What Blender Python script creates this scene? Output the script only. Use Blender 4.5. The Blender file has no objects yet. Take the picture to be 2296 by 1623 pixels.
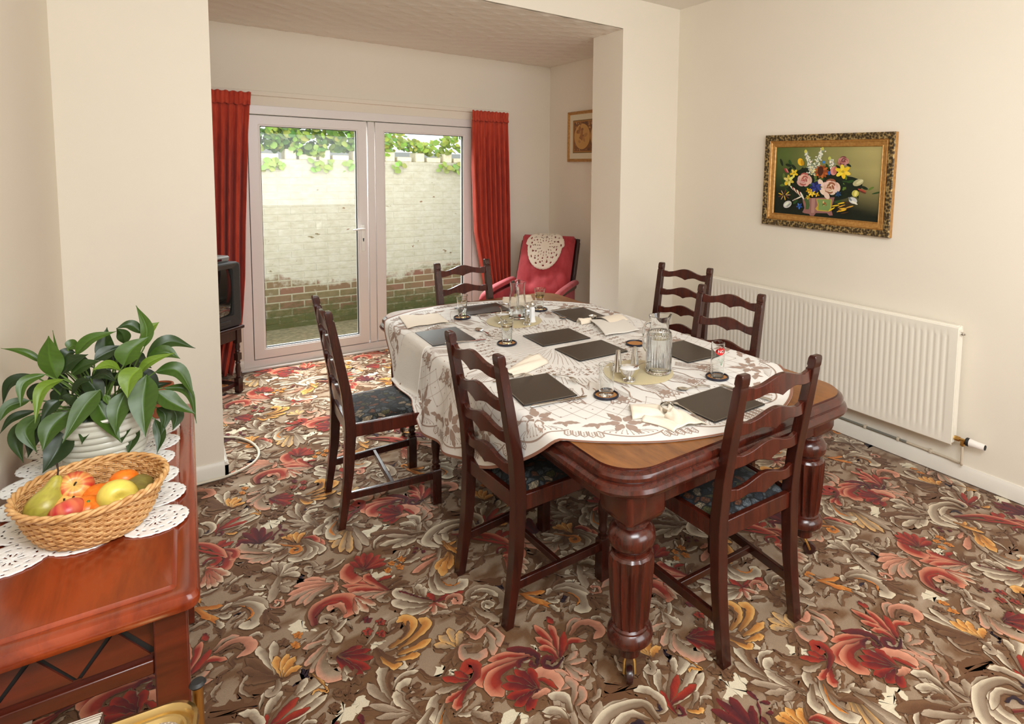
import bpy, bmesh, math, random
from mathutils import Vector, Matrix, noise
R_ = random.Random(7)
PI = math.pi
SC = bpy.context.scene
COL = SC.collection

# ------------------------------------------------------------------ camera, world, lights, exposure
cam_d = bpy.data.cameras.new('camera'); cam = bpy.data.objects.new('camera', cam_d); COL.objects.link(cam); SC.camera = cam
cam_d.sensor_fit = 'HORIZONTAL'; cam_d.sensor_width = 36.0; cam_d.lens = 1317.999 * 36.0 / 2296.0
cam_d.shift_x = (1148.0 - 1350.0) / 2296.0; cam_d.shift_y = (488.88 - 811.5) / 2296.0
cam_d.clip_start = 0.05; cam_d.clip_end = 200
HC = 1.62
def _rot(v):
    a = v.length; k = v / a
    K = Matrix(((0, -k[2], k[1]), (k[2], 0, -k[0]), (-k[1], k[0], 0)))
    return Matrix.Identity(3) + math.sin(a) * K + (1 - math.cos(a)) * (K @ K)
RW = _rot(Vector((0.08194, -0.64286, -0.00994))) @ Matrix(((1, 0, 0), (0, 0, -1), (0, 1, 0)))
m3 = Matrix((RW[0], -RW[1], -RW[2])).transposed()
cam.matrix_world = Matrix.Translation((0, 0, HC)) @ m3.to_4x4()

W = bpy.data.worlds.new('overcast_sky'); SC.world = W; W.use_nodes = True
bg = W.node_tree.nodes['Background']; bg.inputs[0].default_value = (0.93, 0.97, 1.0, 1); bg.inputs[1].default_value = 1.85
def area(name, loc, target, sx, sy, power, col=(1, 1, 1)):
    d = bpy.data.lights.new(name, 'AREA'); d.shape = 'RECTANGLE'; d.size = sx; d.size_y = sy; d.energy = power; d.color = col
    o = bpy.data.objects.new(name, d); COL.objects.link(o); o.location = loc
    o.rotation_euler = (Vector(target) - Vector(loc)).to_track_quat('-Z', 'Y').to_euler()
    return o
# fill lamp added behind the camera, where no window is built, and the flash bounced off the ceiling above the camera
area('bounced_flash', (0.55, -0.35, 2.80), (1.5, 2.2, 0.6), 1.5, 1.2, 106, (0.95, 1.0, 1.03))
area('rear_fill_lamp', (2.0, -1.35, 1.55), (1.7, 3.0, 1.0), 2.0, 1.3, 46, (0.97, 1.0, 1.03))
area('doorway_fill_lamp', (1.40, 6.15, 2.45), (1.36, 4.2, 0.0), 2.0, 0.5, 105, (0.95, 1.0, 1.04)).data.spread = math.radians(80)  # lamp added outside above the doorway, standing in for sky light on the carpet
SC.view_settings.view_transform = 'Standard'; SC.view_settings.look = 'None'
SC.view_settings.exposure = 0.0; SC.view_settings.gamma = 1.0; SC.view_settings.use_curve_mapping = False
SC.cycles.max_bounces = 10; SC.cycles.diffuse_bounces = 5; SC.cycles.glossy_bounces = 5; SC.cycles.transmission_bounces = 10
SC.cycles.transparent_max_bounces = 12; SC.cycles.caustics_refractive = False; SC.cycles.caustics_reflective = False

# ------------------------------------------------------------------ materials
def lin(r, g, b):
    f = lambda c: (c / 255 / 12.92) if c / 255 <= 0.04045 else ((c / 255 + 0.055) / 1.055) ** 2.4
    return (f(r), f(g), f(b))
class NT:
    def __init__(s, name):
        s.m = bpy.data.materials.new(name); s.m.use_nodes = True; s.t = s.m.node_tree; s.b = s.t.nodes['Principled BSDF']
    def n(s, kind, **kw):
        nd = s.t.nodes.new(kind)
        for k, v in kw.items():
            if k.startswith('i_'):
                key = k[2:]; key = int(key) if key.isdigit() else key.replace('_', ' ')
                if isinstance(v, tuple) and v and isinstance(v[0], bpy.types.Node): s.t.links.new(v[0].outputs[v[1]], nd.inputs[key])
                else: nd.inputs[key].default_value = v
            else: setattr(nd, k, v)
        return nd
    def set(s, **kw):
        for k, v in kw.items():
            key = k.replace('_', ' ')
            if isinstance(v, tuple) and v and isinstance(v[0], bpy.types.Node): s.t.links.new(v[0].outputs[v[1]], s.b.inputs[key])
            else: s.b.inputs[key].default_value = v if not (isinstance(v, tuple) and len(v) == 3) else (*v, 1)
        return s
    def ramp(s, src, *stops, interp='LINEAR'):
        r = s.n('ShaderNodeValToRGB'); r.color_ramp.interpolation = interp
        e = r.color_ramp.elements
        while len(e) < len(stops): e.new(0.5)
        for i, (p, c) in enumerate(stops): e[i].position = p; e[i].color = (*c, 1)
        s.t.links.new(src[0].outputs[src[1]], r.inputs[0]); return r
    def coord(s, scale=(1, 1, 1), rot=(0, 0, 0), kind='Object'):
        tc = s.n('ShaderNodeTexCoord'); mp = s.n('ShaderNodeMapping'); s.t.links.new(tc.outputs[kind], mp.inputs[0])
        mp.inputs['Scale'].default_value = scale; mp.inputs['Rotation'].default_value = rot; return mp
    def noise(s, vec, scale, detail=4, rough=.55, dist=0.0):
        return s.n('ShaderNodeTexNoise', i_0=(vec, 0), i_Scale=scale, i_Detail=detail, i_Roughness=rough, i_Distortion=dist)
    def bump(s, src, strength=.2, dist=.01):
        b = s.n('ShaderNodeBump', i_Strength=strength, i_Distance=dist); s.t.links.new(src[0].outputs[src[1]], b.inputs['Height'])
        s.t.links.new(b.outputs[0], s.b.inputs['Normal']); return b
    def mix(s, fac, a, b, mode='MIX'):
        x = s.n('ShaderNodeMix', data_type='RGBA', blend_type=mode)
        for i, v in ((0, fac), (6, a), (7, b)):
            if isinstance(v, tuple) and isinstance(v[0], bpy.types.Node): s.t.links.new(v[0].outputs[v[1]], x.inputs[i])
            else: x.inputs[i].default_value = v if i == 0 else (*v, 1)
        return x
M = {}
def plain(name, col, rough=.5, metal=0.0, **kw):
    t = NT(name); t.set(Base_Color=col, Roughness=rough, Metallic=metal, **kw); M[name] = t.m; return t
def speckle(name, c1, c2, scale, rough=.6, bump=.0, stretch=(1, 1, 1), dist=.002, lo=.35, hi=.65, **kw):
    t = NT(name); v = t.coord(stretch); nz = t.noise(v, scale)
    r = t.ramp((nz, 0), (lo, c1), (hi, c2)); t.set(Base_Color=(r, 0), Roughness=rough, **kw)
    if bump: t.bump((nz, 0), bump, dist)
    M[name] = t.m; return t
def wood(name, c1, c2, rough=.3, scale=1.0, rot=(0, 0, 0), coat=.3, stretch=(14, 14, 1.2)):
    t = NT(name); v = t.coord(tuple(x * scale for x in stretch), rot)
    n1 = t.noise(v, 3.0, 6, .6, .6); n2 = t.noise(v, 14.0, 4, .6, .2)
    mx = t.n('ShaderNodeMath', operation='ADD', i_0=(n1, 0)); mul = t.n('ShaderNodeMath', operation='MULTIPLY', i_0=(n2, 0), i_1=.35)
    t.t.links.new(mul.outputs[0], mx.inputs[1])
    r = t.ramp((mx, 0), (.45, c1), (.85, c2)); t.set(Base_Color=(r, 0), Roughness=rough, Coat_Weight=coat, Coat_Roughness=.15)
    t.bump((n2, 0), .05, .001); M[name] = t.m; return t
def paint(name, col, var=.04, rough=.75):
    t = NT(name); v = t.coord((1, 1, 1)); n1 = t.noise(v, 1.3, 3); n2 = t.noise(v, 220, 3)
    r = t.ramp((n1, 0), (.3, tuple(c * (1 - var) for c in col)), (.7, tuple(min(1, c * (1 + var)) for c in col)))
    t.set(Base_Color=(r, 0), Roughness=rough); t.bump((n2, 0), .12, .001); M[name] = t.m; return t
def attrmat(name, rough=.9, bump=0, bscale=900, sheen=0, spec=.5, jitter=0.0):
    t = NT(name); a = t.n('ShaderNodeAttribute', attribute_name='Col'); src = (a, 0); v = t.coord()
    if jitter:
        nz = t.noise(v, bscale * .6, 2, .7); rr = t.ramp((nz, 0), (.25, (1 - jitter,) * 3), (.75, (1 + jitter,) * 3))
        mx = t.mix(1.0, src, (rr, 0), 'MULTIPLY'); src = (mx, 2)
    t.set(Base_Color=src, Roughness=rough, Specular_IOR_Level=spec, Sheen_Weight=sheen)
    if bump: nb = t.noise(v, bscale, 3); t.bump((nb, 0), bump, .003)
    M[name] = t.m; return t
def glassmat(name, col=(1, 1, 1), rough=0.0, ior=1.45):
    t = NT(name); t.set(Base_Color=col, Roughness=rough, IOR=ior, Transmission_Weight=1.0); M[name] = t.m; return t

WALL = lin(236, 227, 211)
paint('wall_paint', WALL, .015); paint('ceiling_paint', lin(236, 230, 220), .02, .8)
paint('skirting_paint', lin(232, 226, 214), .02, .4); plain('upvc', lin(232, 226, 222), .32); plain('white_gloss', lin(240, 238, 232), .3)
plain('radiator_enamel', lin(240, 234, 220), .35)
plain('gap_dark', (.006, .006, .006), .6); plain('black_rubber', (.012, .012, .012), .5)
wood('mahogany', lin(36, 13, 9), lin(66, 25, 15), .26, 1.0)
wood('mahogany_top', lin(106, 62, 30), lin(150, 96, 50), .3, .5, coat=.2, stretch=(14, 3, 3))
wood('red_mahogany', lin(44, 15, 9), lin(84, 31, 18), .25, 1.0)
wood('cherry', lin(98, 30, 9), lin(150, 58, 22), .22, .45, coat=.5, stretch=(9, 1.2, 9))
wood('cherry_dark', lin(62, 20, 10), lin(100, 36, 17), .28, .6, coat=.3, stretch=(1.2, 9, 9))
wood('dark_oak', lin(34, 14, 12), lin(56, 22, 18), .3)
attrmat('carpet_pile', .95, .35, 1100, .15, .1, .3)
attrmat('painted', .45, .05, 300, 0, .4); attrmat('leafy', .36, 0, 300, 0, .4)
attrmat('fruit_skin', .33, .06, 260, 0, .5)
plain('cloth_white', lin(240, 236, 230), .85, Sheen_Weight=.2); plain('cloth_print', lin(172, 148, 134), .85)
plain('cloth_hem', lin(150, 104, 84), .85)
def linen(name, c, s=900, b=.3):
    t = NT(name); v = t.coord(); w1 = t.noise(v, s, 2); t.set(Base_Color=c, Roughness=.9, Sheen_Weight=.2); t.bump((w1, 0), b, .002); M[name] = t.m
linen('cream_linen', lin(246, 232, 212)); linen('white_weave', lin(236, 230, 220), 320, .6); linen('crochet', lin(246, 244, 240), 700, .5); linen('beige_felt', lin(206, 190, 148), 700, .3)
linen('lace_cream', lin(222, 206, 184), 500, .5)
t = NT('brown_leather'); v = t.coord(); nz = t.noise(v, 900, 2); t.set(Base_Color=lin(66, 56, 46), Roughness=.42); t.bump((nz, 0), .15, .001); M['brown_leather'] = t.m
plain('stitch', lin(176, 166, 150), .7); plain('leather_edge', lin(28, 24, 22), .4)
plain('navy_leather', lin(24, 26, 44), .38); speckle('cork', lin(176, 116, 62), lin(204, 146, 86), 420, .8)
plain('steel', (.72, .70, .66), .16, 1.0); plain('chrome', (.85, .85, .85), .08, 1.0); plain('gold', lin(206, 178, 120), .25, 1.0); plain('brass', lin(196, 156, 90), .3, 1.0)
glassmat('glass', (.985, .995, .99)); glassmat('water', (.99, 1, 1), 0, 1.33)
t = NT('window_pane'); gl = t.n('ShaderNodeBsdfGlossy', i_Roughness=.0); tr = t.n('ShaderNodeBsdfTransparent'); tr.inputs[0].default_value = (.95, .97, .96, 1)
lw = t.n('ShaderNodeLayerWeight', i_Blend=.5); pw_ = t.n('ShaderNodeMath', operation='POWER', i_0=(lw, 1), i_1=4.0); fr = t.n('ShaderNodeMath', operation='MULTIPLY_ADD', i_0=(pw_, 0), i_1=.25, i_2=.02); ms = t.n('ShaderNodeMixShader', i_0=(fr, 0), i_1=(tr, 0), i_2=(gl, 0)); t.t.links.new(ms.outputs[0], t.t.nodes['Material Output'].inputs[0]); M['window_pane'] = t.m
plain('salt', (.9, .9, .9), .8); plain('red_print', lin(205, 40, 40), .4); plain('green_print', lin(120, 160, 130), .4); plain('white_print', lin(245, 240, 235), .4)
def velvet(name, c1, c2, s=30):
    t = NT(name); v = t.coord((1, 1, .25)); nz = t.noise(v, s, 3); r = t.ramp((nz, 0), (.3, c1), (.7, c2)); t.set(Base_Color=(r, 0), Roughness=.85, Sheen_Weight=.12, Sheen_Roughness=.5); M[name] = t.m
velvet('curtain_velvet', lin(176, 54, 32), lin(204, 76, 50)); velvet('rose_velvet', lin(156, 42, 46), lin(188, 68, 74), 12)
speckle('tv_plastic', lin(50, 50, 50), lin(60, 60, 60), 300, .4); plain('tv_screen', (.012, .014, .013), .06, Coat_Weight=1.0); plain('grey_plastic', lin(150, 150, 146), .4)
plain('pipe_paint', lin(206, 192, 170), .45); plain('bare_pipe', lin(150, 150, 140), .4, .5); plain('trv_white', lin(240, 232, 224), .35)
plain('leaf_stem', lin(92, 120, 52), .5); speckle('soil', lin(40, 28, 20), lin(62, 44, 30), 90, .95)
plain('pot_glaze', lin(196, 194, 180), .3); speckle('terracotta', lin(140, 72, 40), lin(170, 96, 58), 20, .6)
speckle('wicker', lin(190, 138, 80), lin(226, 182, 124), 60, .5); speckle('wicker_dark', lin(160, 104, 52), lin(200, 144, 82), 60, .5)
plain('cable_white', lin(222, 212, 190), .5)
# tapestry seats: layered cells of blue grey, olive, rust and cream on black
t = NT('tapestry'); v = t.coord((1, 1, 1)); d1 = t.noise(v, 14, 3)
wv = t.mix(.06, (v, 0), (d1, 1), 'ADD')
vo = t.n('ShaderNodeTexVoronoi', i_0=(wv, 2), i_Scale=30.0); sep = t.n('ShaderNodeSeparateColor', i_0=(vo, 1))
cr = t.ramp((sep, 0), (0.0, lin(44, 52, 62)), (.22, lin(84, 92, 98)), (.42, lin(84, 82, 44)), (.6, lin(118, 72, 44)), (.75, lin(34, 38, 44)), (.9, lin(158, 142, 116)), interp='CONSTANT')
ed = t.n('ShaderNodeTexVoronoi', feature='DISTANCE_TO_EDGE', i_0=(wv, 2), i_Scale=30.0)
er = t.ramp((ed, 0), (.05, (0, 0, 0)), (.14, (1, 1, 1)))
fn = t.noise(v, 130, 3, .6, 1.5); fr2 = t.ramp((fn, 0), (.45, (.35, .35, .38)), (.6, (1.25, 1.2, 1.1)))
m1 = t.mix((er, 0), lin(20, 22, 26), (cr, 0)); m2 = t.mix(1.0, (m1, 2), (fr2, 0), 'MULTIPLY')
t.set(Base_Color=(m2, 2), Roughness=.9, Sheen_Weight=.15); wb = t.noise(v, 1200, 2); t.bump((wb, 0), .3, .002); M['tapestry'] = t.m

# ------------------------------------------------------------------ mesh helpers
class MB:
    def __init__(s): s.v = []; s.f = []; s.m = []; s.c = []; s.sm = []
    def add(s, vs, fs, mat=0, T=None, col=None, smooth=True):
        o = len(s.v)
        for i, p in enumerate(vs):
            p = Vector(p); p = T @ p if T is not None else p
            s.v.append(p[:]); s.c.append((col[i] if isinstance(col, list) else col) if col is not None else (1, 1, 1))
        for f in fs: s.f.append(tuple(o + i for i in f)); s.m.append(mat); s.sm.append(smooth)
        return s
    def box(s, x0, x1, y0, y1, z0, z1, mat=0, T=None, col=None):
        vs = [(x, y, z) for z in (z0, z1) for y in (y0, y1) for x in (x0, x1)]
        return s.add(vs, [(0, 2, 3, 1), (4, 5, 7, 6), (0, 1, 5, 4), (2, 6, 7, 3), (0, 4, 6, 2), (1, 3, 7, 5)], mat, T, col, False)
    def quad(s, a, b, c, d, mat=0, col=None, T=None): return s.add([a, b, c, d], [(0, 1, 2, 3)], mat, T, col, False)
    def grid(s, nu, nv, fn, mat=0, T=None, cf=None, closeu=False, smooth=True):
        vs = [fn(i, j) for j in range(nv) for i in range(nu)]
        cs = [cf(i, j) for j in range(nv) for i in range(nu)] if cf else None
        fs = []
        for j in range(nv - 1):
            for i in range(nu if closeu else nu - 1):
                k = (i + 1) % nu
                fs.append((j * nu + i, j * nu + k, (j + 1) * nu + k, (j + 1) * nu + i))
        return s.add(vs, fs, mat, T, cs, smooth)
    def lathe(s, prof, n=32, mat=0, T=None, flute=None, col=None, cap=True):
        def fn(i, j):
            r, z = prof[j][0], prof[j][1]; a = 2 * PI * i / n
            if flute and len(prof[j]) > 2: r *= 1 - prof[j][2] * abs(math.sin(a * flute / 2))
            return (r * math.cos(a), r * math.sin(a), z)
        s.grid(n, len(prof), fn, mat, T, (lambda i, j: col) if col else None, True)
        o = len(s.v) - n * len(prof)
        if cap:
            if prof[0][0] > 1e-6: s.f.append(tuple(o + i for i in range(n))[::-1]); s.m.append(mat); s.sm.append(False)
            if prof[-1][0] > 1e-6: s.f.append(tuple(o + (len(prof) - 1) * n + i for i in range(n))); s.m.append(mat); s.sm.append(False)
        return s
    def tube(s, pts, r, n=8, mat=0, T=None, col=None, flat=1.0, up=None, closed=False):
        P = [Vector(p) for p in pts]; k = len(P); rr = r if isinstance(r, (list, tuple)) else [r] * k
        ref = Vector(up) if up else Vector((0, 0, 1)); rings = []
        for i in range(k):
            if closed: t = P[(i + 1) % k] - P[i - 1]
            else: t = P[min(i + 1, k - 1)] - P[max(i - 1, 0)]
            t.normalize(); b = t.cross(ref)
            if b.length < 1e-4: b = t.cross(Vector((0, 1, .1)))
            b.normalize(); nn = b.cross(t).normalized()
            rings.append([P[i] + rr[i] * (b * math.cos(2 * PI * q / n) + nn * math.sin(2 * PI * q / n) * flat) for q in range(n)])
        vs = [p for g in rings for p in g]; fs = []
        for j in range(k if closed else k - 1):
            j2 = (j + 1) % k
            for q in range(n): fs.append((j * n + q, j * n + (q + 1) % n, j2 * n + (q + 1) % n, j2 * n + q))
        if not closed: fs.append(tuple(range(n))[::-1]); fs.append(tuple((k - 1) * n + q for q in range(n)))
        return s.add(vs, fs, mat, T, col)
    def prism(s, poly, z0, z1, mat=0, T=None, col=None, smooth=False):
        n = len(poly); vs = [(p[0], p[1], z0) for p in poly] + [(p[0], p[1], z1) for p in poly]
        fs = [tuple(range(n))[::-1], tuple(range(n, 2 * n))] + [(i, (i + 1) % n, n + (i + 1) % n, n + i) for i in range(n)]
        return s.add(vs, fs, mat, T, col, smooth)
    def stack(s, rings, mat=0, T=None, cap0=True, cap1=True, mats=None):
        n = len(rings[0]); vs = [p for r in rings for p in r]; o = len(s.v); s.add(vs, [], mat, T)
        for j in range(len(rings) - 1):
            for i in range(n):
                s.f.append((o + j * n + i, o + j * n + (i + 1) % n, o + (j + 1) * n + (i + 1) % n, o + (j + 1) * n + i)); s.m.append(mats[j] if mats else mat); s.sm.append(True)
        if cap0: s.f.append(tuple(o + i for i in range(n))[::-1]); s.m.append(mat); s.sm.append(False)
        if cap1: s.f.append(tuple(o + (len(rings) - 1) * n + i for i in range(n))); s.m.append(mats[-1] if mats else mat); s.sm.append(False)
        return s
    def build(s, name, mats, parent=None, colors=False, sharp=40, bevel=0, solid=0, fixn=False):
        me = bpy.data.meshes.new(name); me.from_pydata(s.v, [], s.f)
        for mm in (mats if isinstance(mats, (list, tuple)) else [mats]): me.materials.append(M[mm])
        me.polygons.foreach_set('material_index', s.m); me.polygons.foreach_set('use_smooth', s.sm)
        if colors:
            ca = me.color_attributes.new('Col', 'FLOAT_COLOR', 'POINT'); ca.data.foreach_set('color', [x for c in s.c for x in (*c, 1)])
        if fixn:
            bm = bmesh.new(); bm.from_mesh(me); bmesh.ops.recalc_face_normals(bm, faces=bm.faces); bm.to_mesh(me); bm.free()
        me.update()
        try: me.set_sharp_from_angle(angle=math.radians(sharp))
        except Exception: pass
        o = bpy.data.objects.new(name, me); COL.objects.link(o)
        if parent: o.parent = parent
        if solid:
            md = o.modifiers.new('thick', 'SOLIDIFY'); md.thickness = solid; md.offset = 0
        if bevel:
            md = o.modifiers.new('round', 'BEVEL'); md.width = bevel; md.segments = 2; md.limit_method = 'ANGLE'; md.angle_limit = math.radians(50)
        return o
def tag(o, label=None, cat=None, group=None, kind=None):
    for k, v in (('label', label), ('category', cat), ('group', group), ('kind', kind)):
        if v: o[k] = v
    return o
def thing(name, label, cat, loc=(0, 0, 0), rz=0.0, group=None):
    o = bpy.data.objects.new(name, None); COL.objects.link(o); o.location = loc; o.rotation_euler = (0, 0, rz); o.empty_display_size = .05
    return tag(o, label, cat, group)
def copy_tree(o, loc=None, rz=None, label=None, parent=None):
    c = o.copy(); COL.objects.link(c)
    if parent: c.parent = parent
    if loc is not None: c.location = loc
    if rz is not None: c.rotation_euler = (0, 0, rz)
    if label: c['label'] = label
    for ch in list(o.children): copy_tree(ch, parent=c)
    return c
def struct(o, label=None):
    o['kind'] = 'structure'
    if label: o['label'] = label
    return o
def catmull(P, n=8):
    P = [Vector(p) for p in P]
    if len(P) == 2: return [P[0].lerp(P[1], i / n) for i in range(n + 1)]
    Q = [2 * P[0] - P[1]] + P + [2 * P[-1] - P[-2]]; out = []
    for i in range(1, len(Q) - 2):
        for k in range(n):
            t = k / n; a, b, c, d = Q[i - 1], Q[i], Q[i + 1], Q[i + 2]
            out.append(.5 * ((2 * b) + (c - a) * t + (2 * a - 5 * b + 4 * c - d) * t * t + (3 * b - a - 3 * c + d) * t ** 3))
    out.append(P[-1]); return out
def rrect(x0, x1, y0, y1, r, n=8):
    out = []
    for cx, cy, a0 in ((x1 - r, y1 - r, 0), (x0 + r, y1 - r, 90), (x0 + r, y0 + r, 180), (x1 - r, y0 + r, 270)):
        for k in range(n + 1):
            a = math.radians(a0 + 90 * k / n); out.append((cx + r * math.cos(a), cy + r * math.sin(a)))
    return out
def TR(x, y, z, rz=0.0, rx=0.0, ry=0.0): return Matrix.Translation((x, y, z)) @ Matrix.Rotation(rz, 4, 'Z') @ Matrix.Rotation(ry, 4, 'Y') @ Matrix.Rotation(rx, 4, 'X')
def text_polys(s, size):
    cu = bpy.data.curves.new('t', 'FONT'); cu.body = s; cu.size = size; cu.align_x = 'CENTER'; cu.align_y = 'CENTER'
    o = bpy.data.objects.new('t', cu); COL.objects.link(o); dg = bpy.context.evaluated_depsgraph_get(); me = o.evaluated_get(dg).to_mesh()
    r = [v.co[:] for v in me.vertices], [tuple(p.vertices) for p in me.polygons]
    o.evaluated_get(dg).to_mesh_clear(); bpy.data.objects.remove(o); bpy.data.curves.remove(cu); return r
# ------------------------------------------------------------------ room shell
XL, XR, XA = -0.37, 3.392, 3.287
YF, YP, YQ, YB = -1.5, 3.52, 3.90, 5.32
ZC, ZA = 2.925, 2.69
m = MB()
PAL = {'t': (lin(104, 78, 54), lin(148, 126, 104), lin(178, 158, 134)), 'c': (lin(96, 68, 42), lin(156, 136, 114), lin(220, 204, 176)),
       'cs': (lin(110, 86, 62), lin(160, 138, 114), lin(214, 150, 122)), 'cg': (lin(104, 78, 48), lin(170, 142, 110), lin(220, 168, 96)),
       's': (lin(124, 78, 54), lin(184, 120, 94), lin(214, 150, 120)), 'st': (lin(104, 78, 54), lin(156, 132, 110), lin(206, 142, 114)),
       'r': (lin(70, 20, 22), lin(142, 36, 20), lin(160, 52, 30)), 'r2': (lin(66, 20, 24), lin(132, 32, 20), lin(166, 62, 42)), 'r3': (lin(56, 18, 24), lin(108, 24, 20), lin(156, 44, 26)),
       'rs': (lin(92, 24, 20), lin(150, 44, 26), lin(208, 136, 104)), 'rc': (lin(140, 38, 22), lin(172, 112, 84), lin(214, 194, 164)),
       'm': (lin(54, 20, 26), lin(84, 26, 28), lin(110, 32, 28)), 'g': (lin(120, 76, 34), lin(196, 128, 56), lin(222, 170, 96)), 'o': (lin(150, 84, 26), lin(184, 104, 34), lin(204, 134, 60)),
       'b': (lin(84, 50, 28), lin(100, 66, 40), lin(118, 84, 56)), 'd': (lin(36, 20, 30), lin(42, 24, 34), lin(54, 32, 36)),
       'w': (lin(218, 204, 176),) * 3, 'n': (lin(102, 66, 38),) * 3}
A1, A2 = Vector((.963, .564)), Vector((1.005, -.626))
def fract(u): return u - math.floor(u)
det = A1.x * A2.y - A1.y * A2.x
def cellco(x, y): return ((x * A2.y - y * A2.x) / det, (A1.x * y - A1.y * x) / det)
def nz(x, y, s, o=0.0): return noise.noise(Vector((x * s, y * s, o)))
def bgcol(x, y):
    n1 = nz(x * .75, y * 1.5, 7.5, 3) + .5 * nz(x * .75, y * 1.6, 19, 7); n2 = nz(x * .6, y * 1.4, 16, 11) + .6 * nz(x * .5, y * 1.3, 45, 4)
    t, b, l = Vector(lin(150, 126, 102)), Vector(lin(112, 78, 48)), Vector(lin(172, 150, 128))
    c = t.copy()
    k = max(0, min(1, (n1 - .02) * 3.2)); c = c.lerp(b, k)
    k = max(0, min(1, (n2 - .22) * 2.2)) * (1 - k); c = c.lerp(l, k)
    return tuple(c)
FX0, FX1, FY0, FY1 = XL - .02, XR + .02, YF, YB
cs = .0165; nu = int((FX1 - FX0) / cs) + 1; nv = int((FY1 - 0.2) / cs) + 1
m.grid(nu, nv, lambda i, j: (FX0 + (FX1 - FX0) * i / (nu - 1), .2 + (FY1 - .2) * j / (nv - 1), -.0066), 0, None, lambda i, j: bgcol(FX0 + (FX1 - FX0) * i / (nu - 1), .2 + (FY1 - .2) * j / (nv - 1)))
m.quad((FX0, FY0, -.0066), (FX1, FY0, -.0066), (FX1, .2, -.0066), (FX0, .2, -.0066), 0, lin(140, 112, 86))
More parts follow.
